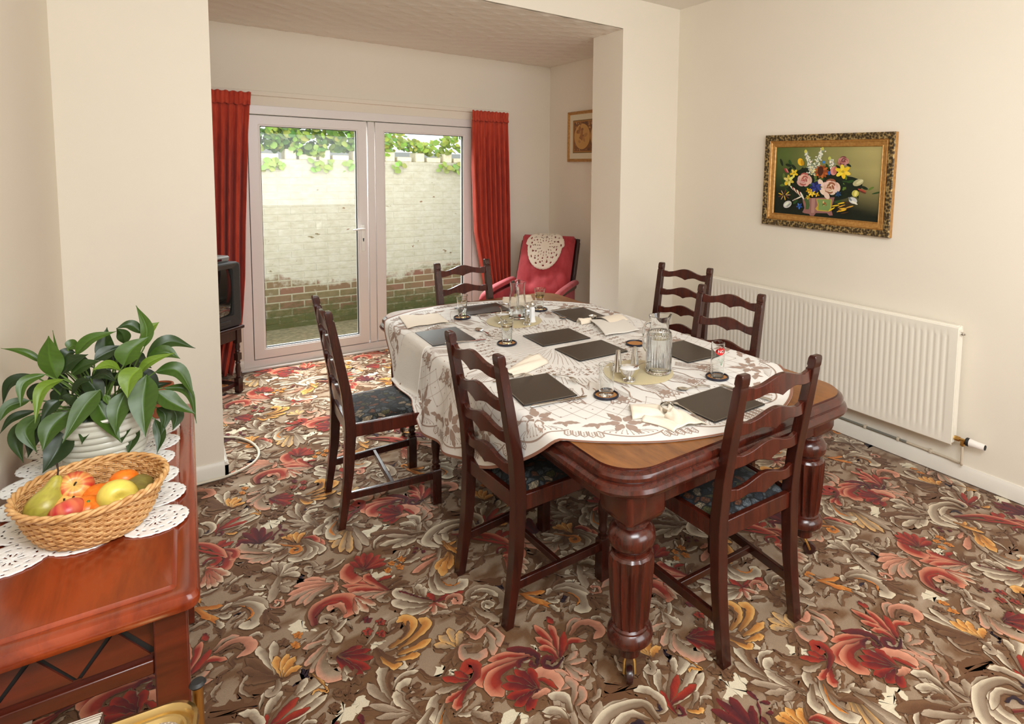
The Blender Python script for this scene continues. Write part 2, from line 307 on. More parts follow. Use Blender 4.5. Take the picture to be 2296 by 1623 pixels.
CL="""b,22,859 2467 785 2552 697 2597
c,20,862 2465 790 2479 704 2493
c,20,862 2465 810 2455 743 2447
c,20,862 2465 829 2451 779 2439
t,16,861 2471 847 2522 810 2564
t,16,861 2471 860 2519 837 2558
t,16,861 2471 867 2534 850 2588
t,16,861 2471 877 2544 871 2610
t,16,861 2471 887 2536 891 2593
t,12,926 2581 907 2521 916 2473 944 2479 945 2508 926 2501
c,22,1058 2478 1000 2495 960 2478 931 2428 927 2370 963 2326
c,16,1045 2450 989 2451 956 2410 951 2358
g,12,933 2336 936 2298 965 2284
g,10,925 2365 949 2330 977 2334
c,12,867 2359 856 2396 845 2434
c,12,867 2359 872 2406 877 2454
c,12,867 2359 888 2400 911 2442
t,14,906 2332 880 2282 840 2224 807 2176
t,10,913 2326 899 2354 881 2355 885 2335
s,18,872 2276 816 2262 761 2239
s,12,880 2304 845 2301 817 2299
g,24,927 2282 885 2224 846 2158
g,14,930 2269 915 2224 885 2181
g,14,911 2260 866 2237 842 2207
c,18,805 2177 790 2124 794 2083 820 2056
c,26,833 2183 818 2129 830 2074 870 2053 896 2068 893 2094
o,4,835 2136 840 2098 865 2076 891 2082
r,14,772 2032 769 2060 766 2090
r,14,772 2032 798 2035 824 2039
r,14,772 2032 824 2028 877 2024
s,13,792 1995 813 2025 839 2028 856 2007 844 1980 829 1990 834 2009
rc,13,768 2030 734 2017 701 2005
rc,13,768 2030 757 2003 745 1977
rc,13,768 2030 782 2005 795 1980
c,22,763 2038 721 2077 685 2125 669 2168 691 2176
c,22,747 2036 701 2056 663 2092 645 2131
c,22,743 2026 691 2029 651 2053
m,4,765 2050 728 2095 702 2136 680 2170
c,16,745 2082 747 2122 749 2163
c,16,745 2082 754 2108 763 2134
t,20,884 1956 878 1987 907 2013 955 1997 985 1938 977 1876 940 1871
c,14,894 1985 925 1995 958 1971 972 1924
c,11,925 1852 907 1891 910 1920 931 1922 939 1898 922 1893 915 1907
t,16,878 1925 886 1881 909 1847 919 1807
b,10,844 1910 847 1955
b,10,839 1910 814 1941
b,10,839 1906 802 1899
b,10,841 1904 850 1869
c,20,613 2847 566 2822 549 2754
c,24,575 2775 572 2699 603 2662 629 2681
cg,18,612 2713 573 2677 535 2643
cg,18,612 2700 572 2645 535 2593
cg,18,617 2687 585 2615 555 2547
cg,18,624 2680 603 2598 583 2520
t,17,639 2705 632 2603 625 2508
t,17,643 2707 652 2614 661 2525
t,17,647 2722 673 2693 698 2664
c,22,469 2899 463 2970 482 3036 517 3043 542 2994
b,9,476 2919 479 2976 500 3014
c,20,524 2772 498 2879 507 2931 539 2943
c,16,508 2799 487 2878 484 2922
t,12,510 2813 533 2765 525 2725 503 2740 509 2767 521 2758
t,13,504 2817 459 2870 413 2922
t,13,504 2817 461 2844 418 2870
t,13,504 2817 474 2819 445 2820
t,16,461 2896 436 2956 429 3003
c,26,149 3022 222 3082 289 3102 325 3138 317 3189
c,18,152 3020 249 3046 318 3077
c,16,151 3013 246 3016 310 3037
r,14,145 3017 189 3046 235 3077
r,14,145 3017 200 3019 257 3021
c,15,233 3091 252 3111 272 3136
c,16,148 3054 170 3102 199 3131
r,8,140 2983 143 3027 155 3065
m,8,139 2976 158 2970 163 2993 153 2996
g,10,174 2974 192 2953 214 2946
c,16,86 3021 117 3014 134 3048 121 3097 90 3119
d,8,86 3036 107 3021 115 3039
t,16,376 2664 342 2648 317 2652
cs,18,325 2687 265 2706 209 2756
cs,18,325 2687 279 2677 237 2697
cs,18,325 2687 298 2659 276 2662
cs,28,325 2708 256 2763 220 2810 239 2846 288 2825
t,8,294 2815 277 2841 262 2822 254 2807
m,16,289 2803 252 2841 214 2878
m,16,289 2803 264 2865 238 2928
m,16,289 2803 282 2872 276 2944
m,16,289 2803 301 2862 313 2923
m,16,289 2803 315 2834 341 2866
m,10,289 2803 228 2861 205 2834
c,20,440 2732 453 2637 412 2591 370 2622
c,16,443 2730 475 2629 447 2587 420 2582
c,16,449 2726 498 2626 479 2584
rs,13,444 2737 489 2709 511 2639
rs,13,444 2737 481 2725 496 2670
g,14,420 2711 396 2771 373 2795
g,14,420 2711 406 2773 394 2799
g,14,420 2711 422 2773 424 2800
g,14,420 2711 438 2760 457 2773
o,11,347 2755 390 2710 421 2681 416 2650 388 2656 392 2681 404 2679
c,13,370 2710 337 2748 303 2786
c,13,370 2710 332 2727 295 2743
c,13,370 2710 345 2711 319 2712
m,9,377 2868 376 2908
m,9,376 2861 397 2842
m,9,361 2826 376 2815
m,9,337 2798 337 2824
m,3,306 2806 342 2832 378 2875
r,16,133 2872 162 2877 192 2883
r,16,133 2872 108 2896 84 2921
r,16,133 2872 148 2893 163 2914
rs,30,124 2878 170 2797 161 2718 123 2708 99 2750
rs,18,132 2865 193 2815 195 2766 176 2753
r,12,80 2776 102 2806 137 2791 129 2761 108 2762
m,4,149 2840 157 2786 142 2744 119 2742
rc,15,99 2744 90 2688 73 2629
rc,15,99 2744 101 2677 94 2608
rc,15,99 2744 112 2675 116 2604
rc,15,99 2744 122 2683 136 2619
rc,15,99 2744 135 2699 161 2649
t,20,325 2532 298 2463 271 2388
c,18,326 2519 309 2578 278 2609
c,18,326 2519 326 2588 311 2630
c,18,326 2519 341 2580 343 2614
c,18,326 2519 355 2567 371 2588
c,18,326 2519 363 2541 387 2535
c,18,326 2519 362 2515 385 2484
t,16,310 2466 335 2456 360 2447
t,16,310 2466 324 2439 337 2412
t,14,398 2562 437 2548 451 2505 432 2487 418 2516 434 2517
t,11,437 2496 460 2492 483 2489
t,11,437 2496 450 2474 463 2452
t,11,437 2496 426 2475 416 2455
b,10,481 2496 514 2512
s,18,489 2355 443 2414 402 2444
s,18,489 2355 423 2406 363 2428
s,18,489 2355 407 2388 334 2392
st,17,488 2350 389 2369 323 2356
st,17,488 2350 401 2349 348 2316
st,17,488 2350 415 2340 373 2298
t,10,496 2344 504 2380 486 2399 472 2391 483 2371
s,12,493 2370 488 2333 473 2309
rs,18,649 2188 589 2278 523 2354
rs,18,649 2188 583 2263 511 2324
rs,18,649 2188 589 2247 524 2291
rs,18,649 2190 623 2253 600 2314 611 2336
st,14,648 2186 584 2224 519 2262
st,14,648 2186 599 2204 550 2222
st,14,648 2186 618 2188 587 2190
rs,30,606 2365 601 2410 568 2429 541 2396 552 2343 578 2320
r2,16,608 2369 591 2409 573 2451
r2,16,608 2369 604 2422 599 2476
r2,16,608 2369 618 2422 629 2477
r2,16,608 2369 631 2414 655 2461
r2,16,608 2369 642 2398 676 2429
r2,16,608 2369 648 2380 688 2391
r2,16,608 2369 645 2365 682 2360
t,10,634 2166 635 2143 618 2146 606 2168 619 2177
r,10,634 2265 646 2276 676 2269
b,12,648 2212 678 2238 712 2243
b,12,653 2194 692 2214 724 2196
t,13,427 2123 447 2137 440 2172 419 2192 407 2176 422 2165
rs,34,383 2168 392 2242 441 2271 499 2250 510 2183 479 2149
s,18,482 2162 479 2216 457 2237 441 2217
r,7,391 2207 431 2251 482 2241
rc,13,536 2236 527 2188 518 2142
rc,13,536 2236 543 2181 550 2129
rc,13,536 2236 559 2191 583 2147
t,15,430 2125 408 2085 390 2052
c,16,425 2114 433 2075 438 2040
cs,16,400 2072 364 2080 334 2079
cs,17,393 2054 353 2026 324 2005
cs,17,392 2037 360 1996 334 1965
cs,34,394 2018 366 1975 374 1925 406 1906 426 1936
t,9,393 2015 389 1983 405 1959 423 1971
r3,17,412 1980 449 1979 488 1979
r3,17,412 1980 459 1962 508 1945
r3,17,412 1980 458 1944 505 1909
r3,17,412 1980 450 1925 486 1872
r3,17,412 1980 436 1917 460 1857
r3,17,412 1980 425 1928 438 1878
c,12,423 1925 419 1896 415 1868
c,12,423 1925 431 1887 439 1850
g,5,332 1955 349 1915 360 1858 336 1883 320 1879
b,17,242 2004 201 2054 158 2104
b,17,242 2004 209 2074 175 2146
b,17,242 2004 202 2024 162 2044
c,16,242 2024 222 2108 207 2174
c,16,242 2024 245 2106 255 2171
g,15,260 1991 250 2050 250 2096
g,15,260 1991 265 2045 281 2084
g,15,260 1991 274 2032 300 2058
g,15,260 1991 279 2007 309 2008
t,14,241 1997 238 1961 220 1948 207 1969
t,14,146 2450 190 2461 237 2433 262 2362
o,13,44 2512 90 2482 126 2469
o,13,44 2512 82 2436 109 2380
o,13,44 2512 69 2456 84 2418
o,9,40 2526 36 2555 52 2560 61 2537
c,13,121 2441 138 2455 153 2466
c,15,112 2422 131 2399 147 2397
c,12,103 2399 112 2373 118 2349
c,30,156 2448 211 2419 233 2351 209 2308 169 2318
o,4,177 2433 206 2397 212 2356 188 2333
b,9,250 2354 240 2320 231 2287
b,9,250 2354 250 2313 250 2273
b,9,250 2354 266 2311 282 2268
b,9,250 2354 278 2329 306 2304
s,7,269 2377 274 2353 300 2339 310 2364 292 2382 288 2369
rs,20,938 1600 884 1649 816 1672
rs,30,928 1607 829 1636 774 1629 768 1583
rs,30,904 1606 824 1616 784 1588 792 1528
m,16,939 1569 956 1599 933 1641 887 1677
m,10,928 1607 897 1611 882 1591
m,8,952 1583 934 1560 920 1576 927 1589
st,18,924 1454 971 1442 985 1477 963 1516
st,16,946 1375 988 1418 989 1468
st,15,955 1369 993 1378 1003 1413
s,30,912 1463 882 1495 894 1531 935 1524 953 1477 940 1443
r,9,900 1510 923 1504 941 1452
r3,18,890 1479 899 1520 908 1564
r3,18,890 1479 880 1531 870 1586
r3,18,890 1479 862 1529 834 1580
r3,18,890 1479 850 1518 810 1559
r3,18,890 1479 846 1496 803 1512
r3,18,890 1479 849 1476 809 1474
r3,18,890 1479 859 1458 830 1439
s,16,861 1467 895 1464 918 1458
st,13,1008 1513 1039 1522 1071 1532
st,13,1008 1513 1043 1501 1078 1489
st,13,1008 1513 1029 1474 1050 1435
st,13,1008 1513 1012 1471 1016 1432
rs,15,1005 1545 1021 1634 1013 1713
rs,15,1005 1545 1043 1620 1058 1685
rs,15,1005 1545 1009 1610 989 1662
rs,15,1005 1545 1004 1590 979 1620
rs,14,1027 1548 1075 1584 1121 1554
r,14,1014 1545 1046 1578 1082 1626
m,12,1024 1537 976 1521 952 1553 974 1573 990 1553 978 1540
st,12,1089 1621 1131 1653 1163 1644
s,20,1093 1604 1143 1630 1186 1607 1194 1559 1155 1542
b,8,1107 1594 1151 1604 1169 1577
r,12,1072 1725 1071 1689
c,18,932 1355 944 1408 909 1444
c,18,918 1341 906 1384 865 1394
t,16,964 1298 970 1325 976 1354
t,16,964 1298 993 1313 1023 1330
b,12,864 1365 893 1349 906 1330
c,16,1914 718 1909 755 1871 782
t,16,1897 639 1845 684 1792 729
t,12,1874 685 1940 660 1940 630 1897 639
c,24,3097 1124 3094 1194 2983 1224 2884 1163 2911 1082
c,16,3078 1137 3035 1187 2947 1174
d,14,3008 1158 3047 1150 3047 1121
rs,18,2989 1134 3121 1041 3178 902
r,8,3002 1107 3090 1014 3166 920
g,12,2939 1115 2943 1090 2948 1065
g,12,2938 1103 2942 1066 2945 1030
g,12,2943 1093 2951 1045 2960 997
b,18,526 1942 544 1871 576 1826
b,18,526 1942 527 1880 542 1845
g,13,529 1896 550 1833 577 1829
g,15,564 1853 608 1839 637 1831
g,17,579 1873 642 1865 689 1870
g,20,585 1893 664 1915 707 1946 693 1984
g,24,563 1915 628 1934 662 1971 650 2015 624 2016
b,6,605 1930 639 1953 652 1993
cg,17,759 1787 727 1812 694 1837
cg,17,759 1787 740 1827 721 1867
cg,17,759 1787 759 1832 759 1877
cg,17,759 1787 772 1815 786 1844
b,14,757 1782 725 1769 694 1756
b,14,757 1782 737 1751 718 1721
cs,18,854 1805 864 1738 838 1686
cs,16,878 1816 893 1750 871 1707
st,22,797 1760 767 1775 757 1732 793 1703 827 1719
s,14,806 1833 823 1787 866 1804
rs,18,712 1620 676 1593 657 1566
rs,13,707 1618 669 1614 642 1607
r,20,699 1618 754 1639 771 1680 753 1702 739 1680 751 1665
r,13,730 1640 698 1663 668 1696
r,13,733 1649 718 1671 708 1693
t,14,697 1642 659 1647 633 1661
c,20,1607 989 1554 947 1553 906
c,24,1643 980 1601 921 1594 862 1627 834
o,6,1638 967 1600 914 1607 864
b,12,1624 904 1663 884 1678 857
m,8,540 2090 530 2102
m,8,540 2090 553 2085
m,8,540 2090 531 2081
m,8,540 2090 543 2072
m,8,540 2090 544 2103
r2,8,576 2050 566 2062
r2,8,576 2050 588 2045
r2,8,576 2050 567 2042
r2,8,576 2050 579 2032
r2,8,576 2050 580 2063
r2,8,526 2031 516 2042
r2,8,526 2031 538 2025
r2,8,526 2031 517 2022
r2,8,526 2031 529 2013
r2,8,526 2031 530 2043
r2,8,562 1995 552 2006
r2,8,562 1995 574 1989
r2,8,562 1995 553 1987
r2,8,562 1995 565 1977
r2,8,562 1995 566 2007
o,8,327 2157 316 2168
o,8,327 2157 338 2151
o,8,327 2157 319 2148
o,8,327 2157 330 2138
o,8,327 2157 329 2169
o,8,312 2115 301 2126
o,8,312 2115 323 2110
o,8,312 2115 304 2106
o,8,312 2115 316 2097
o,8,312 2115 314 2127
b,8,281 2151 270 2162
b,8,281 2151 292 2145
b,8,281 2151 273 2142
b,8,281 2151 285 2132
b,8,281 2151 283 2163
o,8,706 2346 697 2356
o,8,706 2346 716 2342
o,8,706 2346 697 2338
o,8,706 2346 707 2330
o,8,706 2346 709 2357
o,8,747 2349 736 2362
o,8,747 2349 760 2344
o,8,747 2349 736 2338
o,8,747 2349 748 2328
o,8,747 2349 752 2364
o,8,727 2305 716 2317
o,8,727 2305 739 2299
o,8,727 2305 716 2294
o,8,727 2305 728 2284
o,8,727 2305 731 2319
o,8,680 2312 672 2322
o,8,680 2312 690 2308
o,8,680 2312 672 2304
o,8,680 2312 681 2296
o,8,680 2312 683 2323
b,8,387 1835 378 1844
b,8,387 1835 397 1830
b,8,387 1835 380 1828
b,8,387 1835 390 1820
b,8,387 1835 389 1844
b,8,365 1790 356 1799
b,8,365 1790 375 1784
b,8,365 1790 358 1783
b,8,365 1790 368 1775
b,8,365 1790 367 1799
b,8,400 3054 386 3071
b,8,400 3054 416 3048
b,8,400 3054 389 3034
b,8,400 3054 405 3021
b,8,400 3054 404 3078
b,8,368 3004 354 3020
b,8,368 3004 384 2998
b,8,368 3004 357 2985
b,8,368 3004 373 2972
b,8,368 3004 371 3027
b,8,223 2618 213 2629
b,8,223 2618 233 2613
b,8,223 2618 216 2607
b,8,223 2618 227 2598
b,8,223 2618 224 2632
b,8,176 2550 167 2560
b,8,176 2550 186 2545
b,8,176 2550 170 2540
b,8,176 2550 180 2531
b,8,176 2550 177 2563
b,8,737 1526 728 1535
b,8,737 1526 747 1521
b,8,737 1526 728 1522
b,8,737 1526 738 1513
b,8,737 1526 741 1534
b,8,745 1476 736 1485
b,8,745 1476 755 1470
b,8,745 1476 736 1471
b,8,745 1476 746 1464
b,8,745 1476 748 1483
m,10,799 2356 809 2366
m,10,825 2371 819 2388
m,10,834 2354 841 2338
b,11,568 1719 551 1726
b,11,564 1684 553 1697
b,11,577 1723 597 1714"""
CB="""w,296 2493 280 2458 256 2448 219 2469 239 2499 269 2512
w,417 2995 406 2927 383 2911 358 2929 383 2985
w,367 2215 378 2157 365 2143 339 2167 297 2206 327 2224
w,489 2007 523 1974 558 1958 542 1942 516 1948 481 1986
w,700 2662 762 2651 802 2628 764 2597 724 2606 700 2617
w,616 2332 657 2344 700 2308 683 2290 643 2293 618 2272 611 2296
w,677 1754 727 1712 728 1675 688 1699 645 1724
w,969 1653 979 1620 970 1589 960 1621
w,1721 834 1780 824 1815 790 1786 764 1712 772 1703 801
w,384 1811 410 1796 417 1724 379 1715 338 1744 375 1772
d,366 2443 392 2509 413 2470 435 2423 473 2379 450 2372 428 2417 393 2460
d,281 3196 299 3157 273 3148 227 3095 222 3116 259 3149
d,85 3154 144 3104 130 3082 90 3119
d,126 2430 186 2395 184 2371 142 2406
d,48 1954 92 1932 141 1900 135 1884 67 1933
d,495 2983 513 2961 489 2910 483 2939
d,990 1977 1038 1986 1009 1954
d,167 2714 205 2739 228 2703 185 2721
d,1026 1307 1044 1325 1116 1288 1070 1291 1033 1292
n,173 2722 285 2642 271 2602 237 2589 183 2634
n,88 3219 215 3163 226 3129 152 3116 92 3158
n,36 2017 114 1985 198 1938 185 1923 131 1931 49 1973
n,692 2484 819 2440 835 2399 779 2410 700 2421
n,191 2302 243 2259 225 2235 193 2272
n,871 2140 915 2139 964 2125 931 2107 876 2117
n,937 2053 1038 2011 996 1977 952 2023
n,561 1676 603 1666 563 1599 530 1609
n,2015 772 2089 719 2205 663 2059 680 1994 735
n,1102 1311 1156 1308 1141 1271 1094 1288"""
def inroom(x, y): return XL < x < XR and .25 < y < YB and not (y > YP + .03 and (x < .2 or x > 2.82) and y < YQ) and not (x > XA and y > YP)
def jit(p, a, s=130): return Vector((p.x + a * nz(p.x, p.y, s, 1), p.y + a * nz(p.x, p.y, s, 9)))
OUTL = lin(100, 68, 44); SHAD = lin(112, 78, 50)
lobes = []
for ln in CL.strip().split('\n'):
    pal, w, pts = ln.split(','); q = list(map(int, pts.split())); lobes.append((pal, int(w) * .00172 if 'd' not in pal else int(w) * .0012, [Vector((q[i] / 1000, q[i + 1] / 1000)) for i in range(0, len(q), 2)]))
rf = random.Random(5); FILL = []
for k in range(230):
    u, v = rf.random(), rf.random(); p = A1 * u + A2 * v + Vector((0.0, 2.0)); a = rf.gauss(.5, .7); ln = rf.uniform(.04, .11); q = p + Vector((math.cos(a), math.sin(a))) * ln; md = (p + q) / 2 + Vector((-math.sin(a), math.cos(a))) * ln * rf.uniform(-.35, .35)
    FILL.append((rf.choice('bttbtc'), rf.uniform(.009, .020), [p, md, q]))
lobes = FILL + lobes
blobs = []
for ln in CB.strip().split('\n'):
    pal, pts = ln.split(','); q = list(map(int, pts.split())); blobs.append((pal, [Vector((q[i] / 1000, q[i + 1] / 1000)) for i in range(0, len(q), 2)]))
def lobe(mb, pal, w, pts, off, zz):
    sp = catmull([Vector((p.x, p.y, 0)) for p in pts], 7 if len(pts) == 2 else 5); n = len(sp)
    dk, md, eg = (Vector(c) for c in PAL[pal]); ln = sum((sp[i + 1] - sp[i]).length for i in range(n - 1))
    cz_ = sum((sp[i + 1] - sp[i]).x * (sp[i + 2] - sp[i + 1]).y - (sp[i + 1] - sp[i]).y * (sp[i + 2] - sp[i + 1]).x for i in range(n - 2)); sg = -1 if cz_ > 0 else 1
    for layer in (-1, 0, 1):
        if layer < 1 and (pal in 'dmo' or w < .008): continue
        vs, cs_, fs = [], [], []
        for i, p in enumerate(sp):
            t = i / (n - 1); tg = sp[min(i + 1, n - 1)] - sp[max(i - 1, 0)]; tg = Vector((tg.x, tg.y)); tg.normalize(); nr = Vector((-tg.y, tg.x))
            prof = (.30 + .70 * min(1, t / .6) ** .8) * (1 - max(0, (t - .82) / .18) ** 2.2 * .78)
            hw = w * .5 * prof * (1.35 if layer == -1 else 1) + (.0017 if layer == 0 else .004 if layer == -1 else 0)
            pp = Vector((p.x, p.y)) + off + (Vector((-.005, -.007)) if layer == -1 else Vector((0, 0)))
            if i == n - 1: pp += tg * (.004 + (.0028 if layer == 0 else 0))
            for u in (-1, -.6, 0, .6, 1):
                a = pp + nr * hw * u
                if abs(u) == 1: a = jit(a, .0065 if layer > -1 else .016, 150 if layer > -1 else 70)
                vs.append((a.x, a.y, zz + layer * 2.5e-6 if layer > -1 else -.0062 + (zz + .0053) * .16))
                if layer < 1: cs_.append(OUTL if layer == 0 else SHAD)
                else:
                    c = dk.lerp(md, min(1, t / .55)); e = dk.lerp(eg, min(1, .25 + t / .5)); tip = max(0, (t - .8) / .2)
                    s_ = u * sg; col = dk.lerp(c, .45) if s_ <= -1 else (dk.lerp(c, .8) if s_ < -.1 else (c if s_ < .1 else (c.lerp(e, .62) if s_ < 1 else e))); col = col.lerp(eg, tip * .75)
                    col = col * (1 + .22 * nz(a.x, a.y, 160, 2))
                    cs_.append(tuple(max(0, x) for x in col))
        for i in range(n - 1):
            for k in range(4): fs.append((i * 5 + k, i * 5 + k + 1, (i + 1) * 5 + k + 1, (i + 1) * 5 + k))
        mb.add(vs, fs, 0, None, cs_)
def blob(mb, pal, pts, off, zz):
    c = sum(pts, Vector((0, 0))) / len(pts); col = PAL[pal][1]; ring = []
    for i in range(len(pts)):
        a, b = pts[i], pts[(i + 1) % len(pts)]
        for k in range(7):
            p = a.lerp(b, k / 7) + off; ring.append(jit(jit(p, .020, 38), .014, 110))
    n = len(ring); mid = [r.lerp(c + off, .35) for r in ring]
    vs = [(p.x, p.y, zz) for p in ring] + [(p.x, p.y, zz) for p in mid] + [((c + off).x, (c + off).y, zz)]
    fs = [(i, (i + 1) % n, n + (i + 1) % n, n + i) for i in range(n)] + [(n + i, n + (i + 1) % n, 2 * n) for i in range(n)]
    mb.add(vs, fs, 0, None, col)
for i in range(-7, 8):
    for j in range(-7, 8):
        off = A1 * i + A2 * j
        for k, (pal, pts) in enumerate(blobs):
            p = pts[0] + off
            if inroom(p.x, p.y): blob(m, pal, pts, off, -.0064 + k * 4e-6)
        for k, (pal, w, pts) in enumerate(lobes):
            p = pts[-1] + off; p0 = pts[0] + off
            if inroom(p.x, p.y) and inroom(p0.x, p0.y): lobe(m, pal, w, pts, off, -.0053 + k * 5e-6)
struct(m.build('floor', 'carpet_pile', None, True), 'brown carpet with scrolling acanthus leaves')

def wallbox(name, x0, x1, y0, y1, z0, z1, mat='wall_paint'): return struct(MB().box(x0, x1, y0, y1, z0, z1).build(name, mat))
wallbox('wall_left', XL - .1, XL, YF - .1, YB + .15, 0, 3.0); wallbox('wall_right', XR, XR + .1, YF - .1, YQ, 0, 3.0)
wallbox('wall_front', XL - .1, XR + .1, YF - .1, YF, 0, 3.0)
wallbox('wall_alcove', XA, XA + .2, YQ - .02, YB + .15, 0, 3.0)
wallbox('wall_pillar_left', XL - .01, .215, YP + .02, YQ, 0, ZA); wallbox('wall_pillar_right', 2.812, XR + .05, YP, YQ, 0, ZA)
wallbox('wall_beam', XL - .05, XR + .05, YP, YQ, ZA, 3.0)
b = MB(); DX0, DX1, DZ1 = .475, 2.482, 2.09
b.box(XL - .1, DX0, YB, YB + .25, -.02, 3.0); b.box(DX1, XA + .2, YB, YB + .25, -.02, 3.0); b.box(DX0, DX1, YB, YB + .25, DZ1, 3.0); struct(b.build('wall_back', 'wall_paint'))
wallbox('ceiling', XL - .1, XR + .1, YF - .1, YP + .01, ZC, ZC + .1, 'ceiling_paint')
# alcove ceiling: overlapping combed plaster fans
def fan_h(x, y):
    r = .135; best = 0.0
    for row in range(int(y / (r * .62)) - 1, int(y / (r * .62)) + 3):
        cy = row * r * .62; ox = (row % 2) * r
        cx = round((x - ox) / (2 * r)) * 2 * r + ox; d = math.hypot(x - cx, y - cy)
        if d < r and y <= cy + r * .05:
            best = .001 + (d / r) ** 2 * .008; break
    return best
m = MB(); ns, nt = 300, 170
m.grid(ns, nt, lambda i, j: (XL + (XA - XL) * i / (ns - 1), YP + .004 + (YB - YP - .004) * j / (nt - 1), ZA - .0005 - fan_h(XL + (XA - XL) * i / (ns - 1), 7 - (YP + (YB - YP) * j / (nt - 1)) )))
m.box(XL - .1, XA + .2, YQ, YB + .2, ZA + .002, ZA + .1)
struct(m.build('ceiling_alcove', 'ceiling_paint', sharp=60))

# skirtings
def skirt(name, p0, p1, nrm, h=.082, t=.016):
    a, b_ = Vector(p0), Vector(p1); n = Vector(nrm)
    prof = [(0, 0), (t, 0), (t, h - .02), (t * .55, h - .008), (t * .35, h), (0, h)]
    vs = []
    for p in (a, b_):
        for d, z in prof: q = p + n * d; vs.append((q.x, q.y, z))
    k = len(prof); fs = [(i, (i + 1) % k, k + (i + 1) % k, k + i) for i in range(k)] + [tuple(range(k))[::-1], tuple(range(k, 2 * k))]
    return vs, fs
def mk_skirt(name, segs):
    mm = MB()
    for s_ in segs: mm.add(*skirt(name, *s_), smooth=False)
    struct(mm.build(name, 'skirting_paint', fixn=True))
mk_skirt('baseboard_right', [((XR, YF, 0), (XR, YP, 0), (-1, 0, 0))])
mk_skirt('baseboard_pillar', [((XL, YP + .02, 0), (.231, YP + .02, 0), (0, -1, 0)), ((.215, YP + .004, 0), (.215, YQ, 0), (1, 0, 0)), ((2.796, YP, 0), (XR, YP, 0), (0, -1, 0)), ((2.812, YP, 0), (2.812, YQ, 0), (-1, 0, 0))])
mk_skirt('baseboard_back', [((XL, YB, 0), (DX0, YB, 0), (0, -1, 0)), ((DX1, YB, 0), (XA, YB, 0), (0, -1, 0)), ((XA, YQ, 0), (XA, YB, 0), (-1, 0, 0))])
mk_skirt('baseboard_left', [((XL, YF, 0), (XL, YP, 0), (1, 0, 0))])

# french doors in white uPVC
def frame_rect(mb, x0, x1, z0, z1, w, y0, y1, wb=None, wt=None, mat=0, bead=0.0):
    wb = w if wb is None else wb; wt = w if wt is None else wt
    def ring(i, y): return [(x0 + i * w, y, z0 + i * wb), (x1 - i * w, y, z0 + i * wb), (x1 - i * w, y, z1 - i * wt), (x0 + i * w, y, z1 - i * wt)]
    rs = [ring(1, y1), ring(0, y1), ring(0, y0), ring(.86 if bead else 1, y0)]
    if bead: rs += [ring(.88, y0 + bead), ring(1, y0 + bead)]
    rs += [ring(1, y1)]
    vs = [p for r in rs for p in r]; fs = []
    for j in range(len(rs) - 1):
        for i in range(4): fs.append((j * 4 + i, j * 4 + (i + 1) % 4, (j + 1) * 4 + (i + 1) % 4, (j + 1) * 4 + i))
    mb.add(vs, fs, mat, None, None, False)
fr_ = MB(); frame_rect(fr_, DX0, DX1, 0.012, DZ1, .070, YB - .004, YB + .09, .056, .070); struct(fr_.build('trim_1', 'upvc', bevel=.003, fixn=True))
sil = MB().box(DX0 - .02, DX1 + .02, YB - .045, YB + .02, -.004, .012); struct(sil.build('trim_2', 'white_gloss', bevel=.003))
gd = MB().box(DX0 + .06, DX1 - .06, YB + .075, YB + .085, .05, .075).box(DX0 + .06, DX1 - .06, YB + .075, YB + .085, 2.015, 2.03).box(DX0 + .062, DX0 + .08, YB + .075, YB + .085, .05, 2.03).box(DX1 - .08, DX1 - .062, YB + .075, YB + .085, .05, 2.03)
struct(gd.build('trim_3', 'gap_dark'))
def leaf_door(name, x0, x1, lab):
    d = MB(); frame_rect(d, x0, x1, .073, 2.013, .082, YB + .002, YB + .072, .082, .082, bead=.006)
    o = struct(d.build(name, 'upvc', bevel=.002, fixn=True), lab)
    g = MB(); frame_rect(g, x0 + .078, x1 - .078, .151, 1.935, .008, YB + .02, YB + .045); g.build('rubber_gasket', 'black_rubber', o, fixn=True)
    MB().box(x0 + .075, x1 - .075, YB + .026, YB + .032, .148, 1.938).build('window_pane', 'window_pane', o)
    return o
d1 = leaf_door('door_1', .551, 1.434, 'left glazed white French door leaf with handle'); d2 = leaf_door('door_2', 1.507, 2.406, 'right glazed white French door leaf')
mu = MB().box(1.444, 1.499, YB - .001, YB + .06, .073, 2.013); struct(mu.build('trim_4', 'upvc', bevel=.003))
hp = MB(); hp.box(1.378, 1.408, YB - .010, YB + .003, .89, 1.125); hpo = hp.build('handle_plate', 'white_gloss', d1, bevel=.004)
kh = MB(); kh.lathe([(0, 0), (.006, 0), (.006, .002), (0, .002)], 12, 0, TR(1.393, YB - .0125, 1.0, rx=-PI / 2)); kh.box(1.3895, 1.3965, YB - .0125, YB - .0105, .978, 1.0); kh.build('keyhole', 'gap_dark', hpo)
hl = MB(); hl.tube([(1.393, YB - .005, 1.088), (1.393, YB - .045, 1.088)], .009, 10); hl.tube([(1.398, YB - .048, 1.09), (1.36, YB - .05, 1.089), (1.30, YB - .048, 1.083)], [.011, .010, .009], 10, flat=.8); hl.build('lever_handle', 'white_gloss', d1)
pel = MB().box(XL + .01, 2.80, YB - .028, YB, 2.163, 2.20); struct(pel.build('trim_5', 'wall_paint', bevel=.004))

